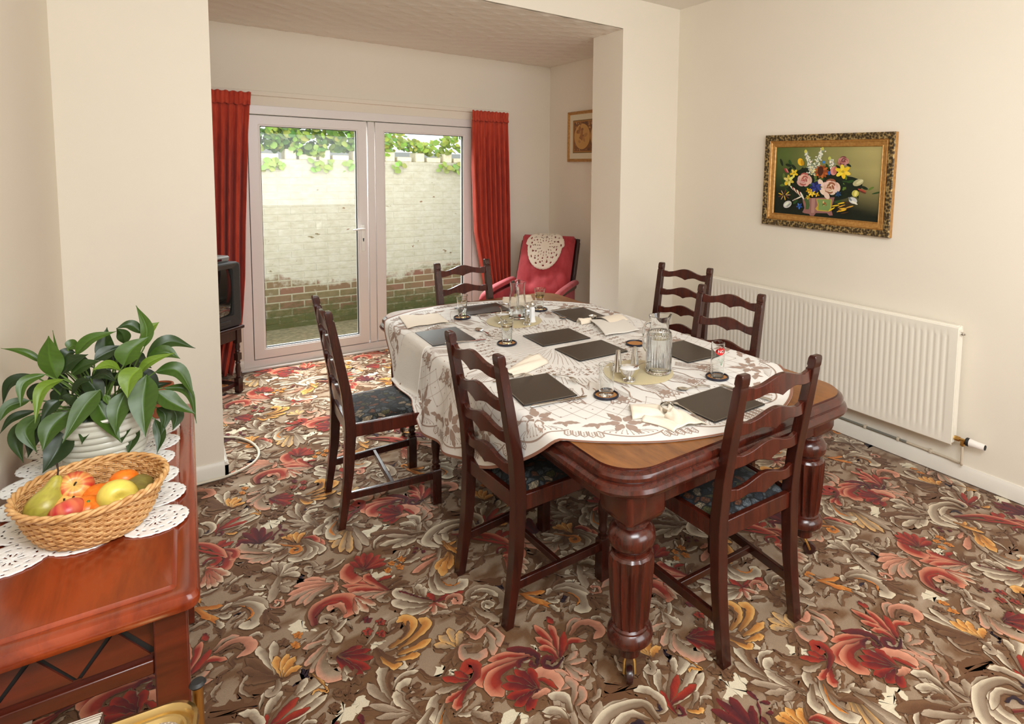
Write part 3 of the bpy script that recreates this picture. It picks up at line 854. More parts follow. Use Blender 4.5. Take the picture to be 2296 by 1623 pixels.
# radiator on the right wall
rd = thing('radiator', 'long white ribbed panel radiator on the right wall', 'radiator', (XR, 1.29, 0))
def rad_panel(xf, name):
    p = MB(); L, z0, z1 = 1.75, .202, .838; dep = .012
    zs = [z0, z0 + .006, z0 + .05, z0 + .072, z1 - .062, z1 - .045, z1 - .006, z1]
    n = 52 * 6 + 1
    def fn(i, j):
        y = L * i / (n - 1); z = zs[j]; ph = fract(y / (L / 52)); e = 0
        if 3 <= j <= 4 and .03 < y < L - .03: e = -.0045 * (.5 + .5 * math.cos(2 * PI * min(1, abs(ph - .5) / .32) * .5) if abs(ph - .5) < .32 else 0.0)
        d = 0 if 0 < j < 7 else .006
        return (xf + d - e, y, z)
    p.grid(n, len(zs), fn); p.box(xf + .006, xf + dep, 0.0, L, z0, z1); return p.build(name, 'radiator_enamel', rd, sharp=30)
rad_panel(-.092, 'front_panel'); rad_panel(-.042, 'rear_panel')
tp = MB(); tp.box(-.088, -.032, 0.004, 1.746, .812, .834)
tp.box(-.078, -.045, .006, 1.744, .834, .842); tp.build('top_grille', 'radiator_enamel', rd, bevel=.003)
for yy in (-.004, 1.746): MB().box(-.082, -.036, yy, yy + .008, .215, .82).build('side_cover', 'radiator_enamel', rd)
MB().lathe([(0, 0), (.011, 0), (.011, .012), (.006, .016), (.006, .022), (0, .022)], 12, 0, TR(-.06, -.004, .80, rx=PI / 2)).build('bleed_plug', 'steel', rd)
for yy in (.3, 1.4): MB().box(-.03, 0.0, yy, yy + .06, .25, .8).build('wall_bracket', 'radiator_enamel', rd)
vl = thing('radiator_valve', 'white thermostatic valve with black collar at the near end of the radiator', 'valve', (XR - .058, 1.29, .238))
v_ = MB(); v_.tube([(0, .0, 0), (0, -.03, 0)], .013, 6); v_.tube([(0, -.03, 0), (0, -.06, 0)], .009, 12); v_.tube([(0, -.045, 0), (0, -.045, -.028)], .012, 8); v_.build('valve_body', 'brass', vl)
MB().lathe([(.018, 0), (.022, .004), (.022, .014), (.019, .022)], 20, 0, TR(0, -.06, 0, rx=PI / 2)).build('collar', 'black_rubber', vl)
hd = MB(); hd.lathe([(.021, 0), (.0215, .006, .0), (.019, .02, .04), (.0165, .068, .08), (.015, .071, .04)], 48, 0, TR(0, -.078, 0, rx=PI / 2), flute=16); hdo = hd.build('thermostat_head', 'trv_white', vl)
MB().lathe([(0, .0), (.0135, 0), (.0135, .003), (.0, .004)], 20, 0, TR(0, -.149, 0, rx=PI / 2)).build('end_cap', 'gap_dark', hdo)
pp = thing('heating_pipe', 'thin painted heating pipe clipped along the skirting under the radiator', 'pipe', (XR, 0, 0))
q = MB(); q.tube(catmull([(-.058, 1.245, .205), (-.056, 1.245, .13), (-.050, 1.247, .103), (-.022, 1.262, .094), (-.014, 1.33, .096)], 5), .0068, 8); q.tube([(-.014, 1.33, .096), (-.013, 1.55, .097)], .0068, 8); q.build('painted_bend', 'pipe_paint', pp)
MB().tube([(-.013, 1.55, .097), (-.013, 3.45, .097)], .0068, 8).build('pipe_run', 'bare_pipe', pp)
for yy in (1.42, 1.60, 1.80, 2.06, 2.4, 2.8):
    MB().box(-.022, 0, yy - .008, yy + .008, .088, .107).build('pipe_clip', 'pipe_paint', pp, bevel=.003)
# ------------------------------------------------------------------ dining chairs
def make_chair():
    root = thing('dining_chair', 'x', 'chair')
    def post(sx):
        p = MB()
        path = [(0, 0.0, .020, .030), (.12, .018, .0205, .034), (.25, .034, .021, .040), (.44, .044, .021, .046), (.50, .042, .021, .045), (.62, .030, .0205, .042), (.80, -.002, .020, .038), (.93, -.026, .019, .034), (.952, -.030, .019, .033), (.955, -.0325, .019, .027), (.961, -.0335, .019, .027), (.964, -.033, .019, .033), (.988, -.037, .019, .032), (.997, -.039, .0185, .026), (1.0, -.040, .017, .016)]
        x = .183 * sx
        def ring(z, y, hx, hy):
            hy *= .5; return [(x - hx, y - hy, z), (x + hx, y - hy, z), (x + hx, y + hy, z), (x - hx, y + hy, z)]
        p.stack([ring(*a) for a in path]); o = p.build('leg', 'mahogany', root, sharp=35, bevel=.004); return o
    post(-1); post(1)
    def front(sx):
        p = MB(); x = .205 * sx; y = .425
        def sq(z, h): return [(x - h, y - h, z), (x + h, y - h, z), (x + h, y + h, z), (x - h, y + h, z)]
        p.stack([sq(.0, .017), sq(.004, .021), (sq(.165, .021)), sq(.175, .016)])
        p.lathe([(.016, .170), (.021, .178), (.021, .186), (.014, .192), (.014, .198), (.019, .205), (.019, .212), (.015, .22), (.0175, .25), (.0215, .285), (.0195, .315), (.015, .335), (.015, .342), (.020, .349), (.020, .356), (.015, .362), (.018, .375), (.021, .39), (.018, .405)], 16, 0, TR(x, y, 0))
        p.stack([sq(.398, .017), sq(.405, .022), sq(.47, .022)]); return p.build('leg', 'mahogany', root, sharp=35)
    front(-1); front(1)
    r = MB()
    def bar(a, b, h, t_, mb):
        a, b = Vector(a), Vector(b); d = (b - a).normalized(); n = Vector((-d.y, d.x, 0)) * t_ / 2; u = Vector((0, 0, h / 2))
        vs = [a - n - u, a + n - u, a + n + u, a - n + u, b - n - u, b + n - u, b + n + u, b - n + u]
        mb.add(vs, [(0, 1, 2, 3), (7, 6, 5, 4), (0, 4, 5, 1), (1, 5, 6, 2), (2, 6, 7, 3), (3, 7, 4, 0)], smooth=False)
    bar((-.165, .042, .445), (.165, .042, .445), .06, .022, r); bar((-.2, .43, .442), (.2, .43, .442), .058, .024, r)
    bar((-.184, .055, .443), (-.206, .415, .443), .06, .022, r); bar((.184, .055, .443), (.206, .415, .443), .06, .022, r)
    r.build('seat_frame', 'red_mahogany', root, bevel=.003, fixn=True)
    c = MB(); n = 17
    def cush(i, j):
        u = -1 + 2 * i / (n - 1); v = -1 + 2 * j / (n - 1)
        hx = .176 + .020 * (v + 1) / 2; e = (1 - abs(u) ** 3.5) * (1 - abs(v) ** 3.5)
        return (u * hx, .235 + v * .178, .468 + .026 * e ** .55)
    c.grid(n, n, cush); c.box(-.17, .17, .07, .4, .445, .468); c.build('seat', 'tapestry', root, sharp=60)
    for k, zc in enumerate((.925, .803, .683, .561)):
        s_ = MB(); N = 41; tops, bots = [], []
        def back_y(z):
            pts = [(.44, .044), (.62, .030), (.80, -.002), (.93, -.026), (1.0, -.04)]
            for a, b in zip(pts, pts[1:]):
                if z <= b[0]: return a[1] + (b[1] - a[1]) * (z - a[0]) / (b[0] - a[0])
            return -.04
        vs = []
        for i in range(N):
            u = -1 + 2 * i / (N - 1); x = u * .172; au = abs(u)
            hump = .026 * (.5 + .5 * math.cos(PI * min(1, au / .70))) if au < .70 else 0
            sh = .006 * max(0, (au - .74) / .26) if au > .74 else 0; step = .003 if .68 < au < .76 else 0
            top = .020 + hump + sh - step * .5
            arch = .011 * math.exp(-((au - .40) / .22) ** 2); cusp = -.008 * max(0, 1 - au / .13)
            bot = -.020 + arch + cusp - .0
            yb = back_y(zc) - .016 * (1 - u * u)
            for z, dy in ((top, -.009), (top, .009), (bot, .009), (bot, -.009)): vs.append((x, yb + dy, zc + z))
        fs = []
        for i in range(N - 1):
            for q in range(4): fs.append((i * 4 + q, i * 4 + (q + 1) % 4, (i + 1) * 4 + (q + 1) % 4, (i + 1) * 4 + q))
        fs += [(3, 2, 1, 0), tuple((N - 1) * 4 + q for q in range(4))]
        s_.add(vs, fs); s_.build('slat', 'red_mahogany', root, sharp=30, bevel=.0022, fixn=True)
    for sx in (-1, 1):
        b_ = MB(); bar((.183 * sx, .022, .142), (.205 * sx, .41, .142), .034, .018, b_); b_.build('stretcher', 'mahogany', root, bevel=.003, fixn=True)
    b_ = MB(); bar((-.19, .225, .143), (.19, .225, .143), .026, .018, b_); b_.build('stretcher', 'mahogany', root, bevel=.003, fixn=True)
    return root
def face(dx, dy): return math.atan2(-dx, dy)
chairs = [((.607, 2.899), face(.39, -.022), 'ladderback mahogany dining chair nearest the French doors, tapestry seat fully in view'),
          ((.922, 1.950), face(.378, .023), 'ladderback dining chair in the foreground at the left table side, tablecloth corner over its seat'),
          ((1.620, 1.195), face(.014, .366), 'ladderback dining chair at the near end of the table, back to the camera'),
          ((1.625, 3.70), face(.02, -.36), 'ladderback dining chair at the far table end, in front of the red armchair'),
          ((2.785, 2.800), face(-.957, -.287), 'ladderback dining chair at the far right, by the pillar and the radiator end'),
          ((2.412, 2.085), face(-.985, -.17), 'ladderback dining chair at the right table side, in front of the white radiator')]
proto = make_chair()
for k, ((x, y), rz, lab) in enumerate(chairs):
    o = proto if k == 0 else copy_tree(proto)
    o.location = (x, y, -.004); o.rotation_euler = (0, 0, rz); o['label'] = lab; o['group'] = 'ladderback chairs around the dining table'

# ------------------------------------------------------------------ dining table
ZT = .735
TX0, TX1, TY0, TY1 = 1.010, 2.285, 1.235, 3.665
tb = thing('dining_table', 'long mahogany extending dining table with moulded edge, fluted legs and castors', 'table', ((TX0 + TX1) / 2, (TY0 + TY1) / 2, 0))
tcx, tcy = tb.location.x, tb.location.y
def trr(ins, z): return [(x - tcx, y - tcy, z) for x, y in rrect(TX0 + ins, TX1 - ins, TY0 + ins, TY1 - ins, .15 - ins * .5, 10)]
tp_ = MB(); rings = [trr(i, z) for i, z in ((.03, .648), (.014, .652), (.004, .662), (.0, .672), (.004, .684), (.012, .691), (.017, .6935), (.017, .6965), (.014, .702), (.014, .712), (.018, .721), (.028, .7275), (.034, .7285), (.034, .735))]
tp_.stack(rings[:-1] + [rings[-1]], 0, cap1=False); tp_.stack([rings[-1], trr(.042, .735)], 1, cap0=False)
tp_.build('tabletop', ['red_mahogany', 'mahogany_top'], tb, sharp=25)
ap = MB()
for (x0, x1, y0, y1) in ((TX0 + .13, TX1 - .13, TY0 + .085, TY0 + .11), (TX0 + .13, TX1 - .13, TY1 - .11, TY1 - .085), (TX0 + .085, TX0 + .11, TY0 + .13, TY1 - .13), (TX1 - .11, TX1 - .085, TY0 + .13, TY1 - .13)):
    ap.box(x0 - tcx, x1 - tcx, y0 - tcy, y1 - tcy, .565, .655)
ap.build('apron', 'red_mahogany', tb, bevel=.003)
for lx, ly in ((1.152, 1.352), (2.150, 1.392), (1.152, 3.54), (2.150, 3.54)):
    L = MB(); T = TR(lx - tcx, ly - tcy, 0)
    blk = [[(x, y, z) for x, y in rrect(-h, h, -h, h, r_, 3)] for h, r_, z in ((.076, .012, .652), (.076, .012, .575), (.073, .02, .558), (.062, .058, .545))]
    L.stack(blk[::-1], 0, T)
    L.lathe([(.052, .548), (.058, .543), (.060, .535), (.050, .529), (.052, .522), (.064, .514), (.074, .498), (.077, .48), (.073, .463), (.062, .450), (.054, .446), (.054, .440), (.062, .436), (.064, .430)][::-1], 36, 0, T)
    n_ = 14
    L.lathe([(.064, .432, 0), (.072, .424, .04), (.0745, .410, .13), (.0735, .38, .17), (.069, .30, .19), (.061, .215, .19), (.0575, .196, .12), (.054, .190, 0)][::-1], n_ * 6, 0, T, flute=n_)
    L.lathe([(.054, .193), (.060, .188), (.060, .182), (.070, .172), (.0745, .158), (.073, .145), (.062, .133), (.046, .126), (.038, .122), (.0355, .112), (.036, .088), (.031, .084)][::-1], 36, 0, T)
    lo = L.build('leg', 'red_mahogany', tb, sharp=35)
    cz = MB(); cz.lathe([(.034, .118), (.034, .088), (.022, .080), (.012, .074)], 20, 0, T)
    ang = 2.2 if lx < 1.5 else .8
    ca = TR(lx - tcx, ly - tcy, 0, -ang)
    for sg in (-1, 1): cz.tube([(0, sg * .009, .078), (.012, sg * .016, .06), (.026, sg * .018, .030)], .0045, 8, 0, ca)
    co = cz.build('castor', 'brass', lo)
    co.parent = lo
    MB().lathe([(.014, -.012), (.024, -.010), (.0275, 0), (.024, .010), (.014, .012)], 20, 0, ca @ TR(.026, 0, .0275, rx=PI / 2)).build('castor_wheel', 'dark_oak', co)

# ------------------------------------------------------------------ oval printed tablecloth
CA, CB_, CTH = .905, 1.185, math.radians(9)
CCX, CCY = 1.565, 2.452
def cl_xy(u, v):
    c, s_ = math.cos(CTH), math.sin(CTH); return CCX + u * c - v * s_, CCY + u * s_ + v * c
def cloth3(u, v, lift=0.0):
    x, y = cl_xy(u, v); z = ZT + .0025; n = Vector((0, 0, 1))
    for side, xe in ((-1, TX0), (1, TX1)):
        d = side * (x - xe)
        if d > -.02:
            d += .02; rb = .022
            fold = .5 + .5 * math.sin(y * 17 + 1.3 * math.sin(y * 5)); k = max(0, min(1, (d - .03) / .2)); corner = max(0, 1 - abs(y - 1.66) / .12)
            if d < rb * PI / 2: a = d / rb; xx = xe - side * .02 + side * rb * math.sin(a); zz = z - rb * (1 - math.cos(a)); n = Vector((side * math.sin(a), 0, math.cos(a)))
            else:
                h = d - rb * PI / 2; out = .004 + k * (.030 * fold + .004) + .10 * h
                xx = xe + side * out; zz = z - rb - h * .985; n = Vector((side, 0, .1))
            if side < 0 and zz < .502 and 2.655 < y < 3.135:      # rests on the seat of the chair pushed under it
                e = min(1, (y - 2.655) / .03, (3.135 - y) / .03); xx -= e * (.502 - zz) * .3; zz += e * (.502 + .006 * fold - zz)
            x, z = xx, zz
            break
    if z > ZT: z += .0012 * noise.noise(Vector((x * 6, y * 6, 0)))
    p = Vector((x, y, z)) + n * lift
    return p
def pol(rho, th): return (CA * rho * math.cos(th), CB_ * rho * math.sin(th))
c = MB(); NR, NTH = 90, 320
def cp(i, j):
    u, v = pol(max(.0005, j / (NR - 1)), 2 * PI * i / NTH); return cloth3(u, v)
c.grid(NTH, NR, cp, closeu=True)
LIFT = .0011
def cpoly(pts, lift=LIFT, mat=1):
    P = [cloth3(u, v, lift) for u, v in pts]; c.add(P, [tuple(range(len(P)))], mat, smooth=False)
def cstrip(pts, w, mat=1, lift=LIFT, seg=.02):
    P = [Vector((a, b, 0)) for a, b in pts]; Q = []
    for a, b in zip(P, P[1:]):
        k = max(1, int((b - a).length / seg)); Q += [a.lerp(b, i / k) for i in range(k)]
    Q.append(P[-1]); vs = []
    for i, p in enumerate(Q):
        t = Q[min(i + 1, len(Q) - 1)] - Q[max(i - 1, 0)]; t.normalize(); nn = Vector((-t.y, t.x, 0)) * w / 2
        vs += [cloth3(p.x + nn.x, p.y + nn.y, lift), cloth3(p.x - nn.x, p.y - nn.y, lift)]
    c.add(vs, [(2 * i, 2 * i + 1, 2 * i + 3, 2 * i + 2) for i in range(len(Q) - 1)], mat, smooth=False)
def cdot(u, v, r, n=6): cpoly([(u + r * math.cos(2 * PI * i / n), v + r * math.sin(2 * PI * i / n)) for i in range(n)])
def petal(u, v, ang, ln, w, notch=0):
    pts = []; k = 7
    for sgn in (1, -1):
        rng = range(k + 1) if sgn == 1 else range(k - 1, 0, -1)
        for i in rng:
            t = i / k; hw = w * math.sin(PI * min(1, t * 1.02) ** .8) * .5 * (1 - (.35 if notch and i in (4, 6) else 0)); a = t * ln; b = sgn * hw
            pts.append((u + a * math.cos(ang) - b * math.sin(ang), v + a * math.sin(ang) + b * math.cos(ang)))
    cpoly(pts)
def arcpos(n):   # angles giving equal arc steps round the ellipse
    N = 720; L = [0]
    for i in range(N):
        a, b = pol(1, 2 * PI * i / N), pol(1, 2 * PI * (i + 1) / N); L.append(L[-1] + math.hypot(a[0] - b[0], a[1] - b[1]))
    out = []; j = 0
    for k in range(n):
        s_ = L[-1] * k / n
        while L[j + 1] < s_: j += 1
        out.append(2 * PI * (j + (s_ - L[j]) / (L[j + 1] - L[j])) / N)
    return out
cstrip([pol(.995, 2 * PI * i / 400) for i in range(401)], .011, 2)
NB = 18; rp = random.Random(3)
for k, th in enumerate(arcpos(NB)):
    u, v = pol(.855, th); out = math.atan2(pol(1, th)[1] - v, pol(1, th)[0] - u)
    for q in range(6): petal(u + .012 * math.cos(out + q * PI / 3 + .3), v + .012 * math.sin(out + q * PI / 3 + .3), out + q * PI / 3 + .3, .062 + .03 * (q % 3 == 0), .036, 1)
    for sgn in (-1, 1):
        th2 = th + sgn * .11; u2, v2 = pol(.865, th2); petal(u2, v2, out + sgn * 1.5, .06, .028, 1); petal(u2, v2, out - sgn * 1.2, .045, .02, 1); petal(u2, v2, out + sgn * .3, .04, .02, 1)
    # fringe fan and scallop below the flower
    for q in range(-5, 6):
        t2 = th + q * .020; ln = .945 - .020 * abs(q) / 5
        cstrip([pol(.905, th + q * .012), pol(ln - .008, t2)], .0018); cdot(*pol(ln - .004, t2), .0032)
    cstrip([pol(.955 - .035 * (q / 8) ** 2, th + q * .0155) for q in range(-8, 9)], .006)
    thn = th + PI / NB
    for q in (-2, -1, 0, 1, 2):
        t2 = thn + q * .028; cstrip([pol(.925, t2 - .010), pol(.955, t2 - .011), pol(.966, t2), pol(.955, t2 + .011), pol(.925, t2 + .010)], .0045)
        for w_ in (.935, .945, .954): cdot(*pol(w_, t2), .003)
ND = 60
for k in range(ND):          # diamond net with dots
    for sg in (-1, 1):
        cstrip([pol(.66 + .17 * t / 8, 2 * PI * k / ND + sg * .21 * t / 8) for t in range(9)], .0013)
    for w_ in (.66, .7425, .825): cdot(*pol(w_, 2 * PI * (k + (.5 if w_ == .7425 else 0)) / ND * 1.0), .0035)
NS = 20
for k in range(NS):           # shield pendants with a flower
    th = 2 * PI * (k + .5) / NS; hw = .115
    u, v = pol(.655, th); out = math.atan2(v, u)
    cstrip([pol(.54, th - hw), pol(.60, th - hw * .9), pol(.645, th - hw * .55)], .006); cstrip([pol(.54, th + hw), pol(.60, th + hw * .9), pol(.645, th + hw * .55)], .006)
    cstrip([pol(.69 + .008 * math.cos(i * 2.1), th + hw * .75 * i / 6) for i in range(-6, 7)], .007); cstrip([pol(.645, th - hw * .55), pol(.69, th - hw * .75)], .005); cstrip([pol(.645, th + hw * .55), pol(.69, th + hw * .75)], .005)
    for i in range(-3, 4): cdot(*pol(.678, th + hw * .6 * i / 3), .004)
    for q in range(7): petal(*pol(.655, th), out + q * 2 * PI / 7, .034, .017)
    for i in range(7):
        for sg in (-1, 1): cstrip([pol(.545 + .1 * t / 4, th + sg * (.015 * i - .05 + .04 * t / 4)) for t in range(5)], .0016)
    th = 2 * PI * k / NS
    for i in range(3): cstrip([pol(.47 + .02 * i, th - hw * .5 + .02 * i), pol(.56 - .02 * i, th), pol(.47 + .02 * i, th + hw * .5 - .02 * i)], .003)
for k in range(150):
    th = 2 * PI * k / 150 + rp.uniform(-.01, .01); cstrip([pol(.43, th), pol(.475 + .03 * rp.random(), th + .012)], .0022)
for ring_, nn in ((.365, 56), (.335, 50), (.39, 60)):
    for k in range(nn):
        th = 2 * PI * k / nn; u, v = pol(ring_, th); r = .012
        if k % 2: cstrip([(u + r * math.cos(a), v + r * math.sin(a)) for a in [i * .9 + th for i in range(7)]], .0035)
        else:
            for q in range(4): petal(u, v, th + q * PI / 2, .015, .009)
for k in range(70):
    th = 2 * PI * k / 70; cstrip([pol(.32, th - .02), pol(.285 + .02 * (k % 2), th), pol(.32, th + .02)], .0025)
    cstrip([pol(.06 + .03 * (k % 3), th), pol(.18, th + .05), pol(.27, th + .02)], .0018)
clo = c.build('tablecloth', ['cloth_white', 'cloth_print', 'cloth_hem'], sharp=180)
tag(clo, 'white oval tablecloth printed with taupe flowers, hanging over the left edge of the dining table', 'tablecloth')

# ------------------------------------------------------------------ sideboard
SB = .78
th_ = math.radians(-1.6)
sb = thing('sideboard', 'glossy cherry wood console table with zigzag carved apron along the left wall', 'sideboard', (.034, 1.354, 0), th_)
SW, SL = .385, 1.15       # local: x from -SW..0, y from 0..SL
s_ = MB()
def srr(i, z, r=.022): return [(x, y, z) for x, y in rrect(-SW + i, -i, i, SL - i, max(.004, r - i * .3), 4)]
s_.stack([srr(.012, SB - .040), srr(.003, SB - .036), srr(.0, SB - .028), srr(.0, SB - .016), srr(.005, SB - .006), srr(.010, SB - .004), srr(.036, SB - .004), srr(.0385, SB - .0055), srr(.041, SB - .004), srr(.046, SB + .0005, .012), srr(.049, SB, .01)], 0, cap0=True, cap1=True)
s_.build('tabletop', 'cherry', sb, sharp=30)
for lx in (-SW + .022, -.078):
    for ly in (.025, SL - .081):
        MB().box(lx, lx + .056, ly, ly + .056, 0, SB - .038).build('leg', 'cherry_dark', sb, bevel=.003)
def apron(name, horiz, a0, a1, c_):
    p = MB(); L = a1 - a0; zt, zb = SB - .038, SB - .132
    def P(t, z, d): return (a0 + t, c_ + d, z) if horiz else (c_ - d, a0 + t, z)
    n = max(1, round(L / .0935)); W_ = L / n; g = .0042
    # flat panel with recessed zigzag grooves: strips of triangles
    p.add([P(0, zb, .016), P(L, zb, .016), P(L, zt, .016), P(0, zt, .016), P(0, zb, .006), P(L, zb, .006), P(L, zt, .006), P(0, zt, .006)], [(3, 2, 1, 0), (4, 5, 6, 7), (0, 1, 5, 4), (2, 3, 7, 6), (1, 2, 6, 5), (3, 0, 4, 7)], 0, smooth=False)
    dark = MB()
    for k in range(n):
        x0, xm, x1 = k * W_, (k + .5) * W_, (k + 1) * W_
        # raised triangles leaving grooves between them
        for tri in (((x0 + g * 1.3, zb + .010), (x1 - g * 1.3, zb + .010), (xm, zt - .010 - g)), ((x0 - W_ / 2 + g * 1.3, zt - .008), (xm - g * 1.3, zt - .008), (x0, zb + .010 + g))):
            t3 = [(min(max(t, 0), L), z) for t, z in tri]
            p.add([P(t, z, 0) for t, z in t3] + [P(t, z, .006) for t, z in t3], [(0, 1, 2), (0, 3, 4, 1), (1, 4, 5, 2), (2, 5, 3, 0)], 0, smooth=False)
        for (ta, za), (tb_, zb_) in (((x0, zb + .01), (xm, zt - .009)), ((xm, zt - .009), (x1, zb + .01))):
            dx = g * 1.35; dark.add([P(ta - dx, za, .0052), P(ta + dx, za, .0052), P(tb_ + dx, zb_, .0052), P(tb_ - dx, zb_, .0052)], [(0, 1, 2, 3)], 0, smooth=False)
    o = p.build('apron', 'cherry_dark', sb, fixn=True); dark.build('carved_groove', 'gap_dark', o)
    rail = MB(); a, b_ = P(0, zb - .030, -.006), P(L, zb, .018)
    rail.box(min(a[0], b_[0]), max(a[0], b_[0]), min(a[1], b_[1]), max(a[1], b_[1]), zb - .03, zb); rail.build('rail', 'cherry_dark', sb, bevel=.003)
apron('apron', True, -SW + .078, -.078, .036); apron('apron', False, .081, SL - .081, -.036)

# ------------------------------------------------------------------ gold tea trolley, lower left corner
tz = .68
tr = thing('tea_trolley', 'gold framed tea trolley with mesh patterned tray in the lower left corner', 'trolley', (-.222, .99, 0), math.radians(-7))
def t_rr(i, z, r=.05): return [(x, y, z) for x, y in rrect(-.22 + i, .22 - i, -.25 + i, .25 - i, max(.01, r - i * .5), 6)]
k_ = MB(); k_.stack([t_rr(.012, tz - .03), t_rr(.002, tz - .028), t_rr(.0, tz - .006), t_rr(.002, tz), t_rr(.007, tz + .001), t_rr(.010, tz - .003), t_rr(.012, tz - .010), t_rr(.017, tz - .009), t_rr(.020, tz - .010), t_rr(.024, tz - .016)], 0, cap0=True, cap1=False); k_.build('tray_rim', 'gold', tr, sharp=25)
t = NT('tray_mesh'); v = t.coord(); wv1 = t.n('ShaderNodeTexWave', i_0=(v, 0), i_Scale=62.0, bands_direction='X'); wv2 = t.n('ShaderNodeTexWave', i_0=(v, 0), i_Scale=62.0, bands_direction='Y')
mm_ = t.n('ShaderNodeMath', operation='MULTIPLY', i_0=(wv1, 1), i_1=(wv2, 1)); rr_ = t.ramp((mm_, 0), (.1, lin(150, 132, 112)), (.6, lin(196, 182, 164))); t.set(Base_Color=(rr_, 0), Roughness=.5); M['tray_mesh'] = t.m
k_ = MB(); k_.stack([t_rr(.023, tz - .018), t_rr(.024, tz - .0155)], 0); k_.build('tray_panel', 'tray_mesh', tr)
cl_ = MB()
for q in range(7): cl_.tube([(-.21, .226 + q * .0065, tz + .006 + .004 * math.sin(q * .5)), (.08, .226 + q * .0065, tz + .006 + .004 * math.sin(q * .5))], .0042, 8)
cl_.box(-.21, .08, .222, .270, tz - .02, tz + .003); cl_.build('folding_handle', 'chrome', tr, bevel=.001)
for sx in (-1, 1):
    for sy in (-1, 1):
        lg = MB().tube([(sx * .2, sy * .225, .06), (sx * .2, sy * .225, tz - .02)], .009, 10); lg.build('leg', 'gold', tr)
        MB().lathe([(0, -.012), (.02, -.011), (.026, 0), (.02, .011), (0, .012)], 16, 0, TR(sx * .2, sy * .225, .026, rx=PI / 2)).build('castor', 'black_rubber', tr)
ps = MB().tube([(.214, .252, tz - .25), (.214, .252, tz + .008)], .0085, 10); po = ps.build('upright_post', 'brass', tr)
MB().lathe([(0, -.006), (.010, -.005), (.0135, .0), (.010, .005), (0, .006)], 20, 0, TR(.214, .252, tz + .013)).build('end_knob', 'black_rubber', po)
sh = MB(); sh.stack([t_rr(.01, .26), t_rr(.0, .265), t_rr(.0, .285), t_rr(.008, .285), t_rr(.010, .272)], 0); sh.build('lower_shelf', 'gold', tr, sharp=25)
# ------------------------------------------------------------------ things on the dining table
ZC_ = ZT + .0045
D_ = math.radians
def mat_at(label, ctr, rz, lx=.287, ly=.228):
    o = thing('placemat', label, 'placemat', (*ctr, ZC_), D_(rz), 'brown leather placemats')
    b = MB(); b.stack([[(x, y, z) for x, y in rrect(-lx / 2 + i, lx / 2 - i, -ly / 2 + i, ly / 2 - i, .006, 3)] for i, z in ((.002, -.0005), (0, .001), (0, .003), (.002, .0045))], 1); b.stack([[(x, y, z) for x, y in rrect(-lx / 2 + i, lx / 2 - i, -ly / 2 + i, ly / 2 - i, .005, 3)] for i, z in ((.002, .0045), (.006, .005))], 0, cap0=False); b.build('mat', ['brown_leather', 'leather_edge'], o, sharp=60)
    s_ = MB()
    for (a0, a1, fx) in ((-lx / 2 + .008, lx / 2 - .008, 0), (-ly / 2 + .008, ly / 2 - .008, 1)):
        n = int((a1 - a0) / .006)
        for sg in (-1, 1):
            for k in range(n):
                t0 = a0 + (a1 - a0) * (k + .2) / n; t1 = a0 + (a1 - a0) * (k + .8) / n
                if fx == 0: y = sg * (ly / 2 - .0050); s_.box(t0, t1, y - .0004, y + .0004, .0042, .0054)
                else: x = sg * (lx / 2 - .0050); s_.box(x - .0004, x + .0004, t0, t1, .0042, .0054)
    s_.build('stitching', 'stitch', o); return o
mat_at('brown leather placemat in front of the left foreground chair', (1.185, 2.002), 82.8)
mat_at('brown leather placemat mid table, the one nearer the French doors of two side by side', (1.649, 2.582), -2.5)
mat_at('brown leather placemat in the middle of the table, just left of the steel shakers', (1.667, 2.293), -1)
mat_at('brown leather placemat at the near end of the table, half hidden by the end chair', (1.677, 1.478), .6)
mat_at('brown leather placemat at the far right, next to the flat white napkin and the pillar', (2.030, 2.922), 86)
mat_at('leather placemat shining grey in daylight on the far left of the table', (1.169, 2.920), 88)
mat_at('brown leather placemat at the far end of the table, before the far chair', (1.598, 3.37), -3)
mat_at('brown leather placemat at the right table edge, just behind the ribbed glass carafe', (2.046, 2.02), 87)

def rmat(label, ctr, r):
    b = MB().lathe([(r - .003, 0), (r, .001), (r, .003), (r - .002, .004)], 64); o = b.build('round_mat', 'beige_felt', sharp=60); o.location = (*ctr, ZC_ - .0005); tag(o, label, 'table mat', 'round beige table mats')
rmat('round beige mat under the handled glass jug', (1.624, 3.005), .160); rmat('round beige mat under the ribbed carafe and sugar bowl', (1.655, 1.925), .157)
def coaster(label, ctr):
    o = thing('coaster', label, 'coaster', (*ctr, ZC_), 0, 'navy rimmed cork coasters')
    MB().lathe([(.0, .0), (.047, 0), (.050, .002), (.0505, .007), (.0475, .0105), (.044, .009), (.0425, .0035)], 48).build('rim', 'navy_leather', o)
    MB().lathe([(.0428, .003), (.0428, .0042)], 48).build('cork_pad', 'cork', o); return o
co_ = [((1.372, 1.783), 'navy coaster under the straight tumbler near the table end'), ((1.893, 1.676), 'navy coaster under the tumbler with red print'), ((1.916, 2.252), 'empty navy coaster partly hidden by the ribbed carafe'),
       ((1.375, 2.618), 'navy coaster under the water glass beside the serving spoon'), ((1.400, 3.230), 'navy coaster under the gold banded glass on the far left'), ((1.886, 3.155), 'navy coaster under the gold banded glass beside the jug')]
for c_, l_ in co_: coaster(l_, c_)
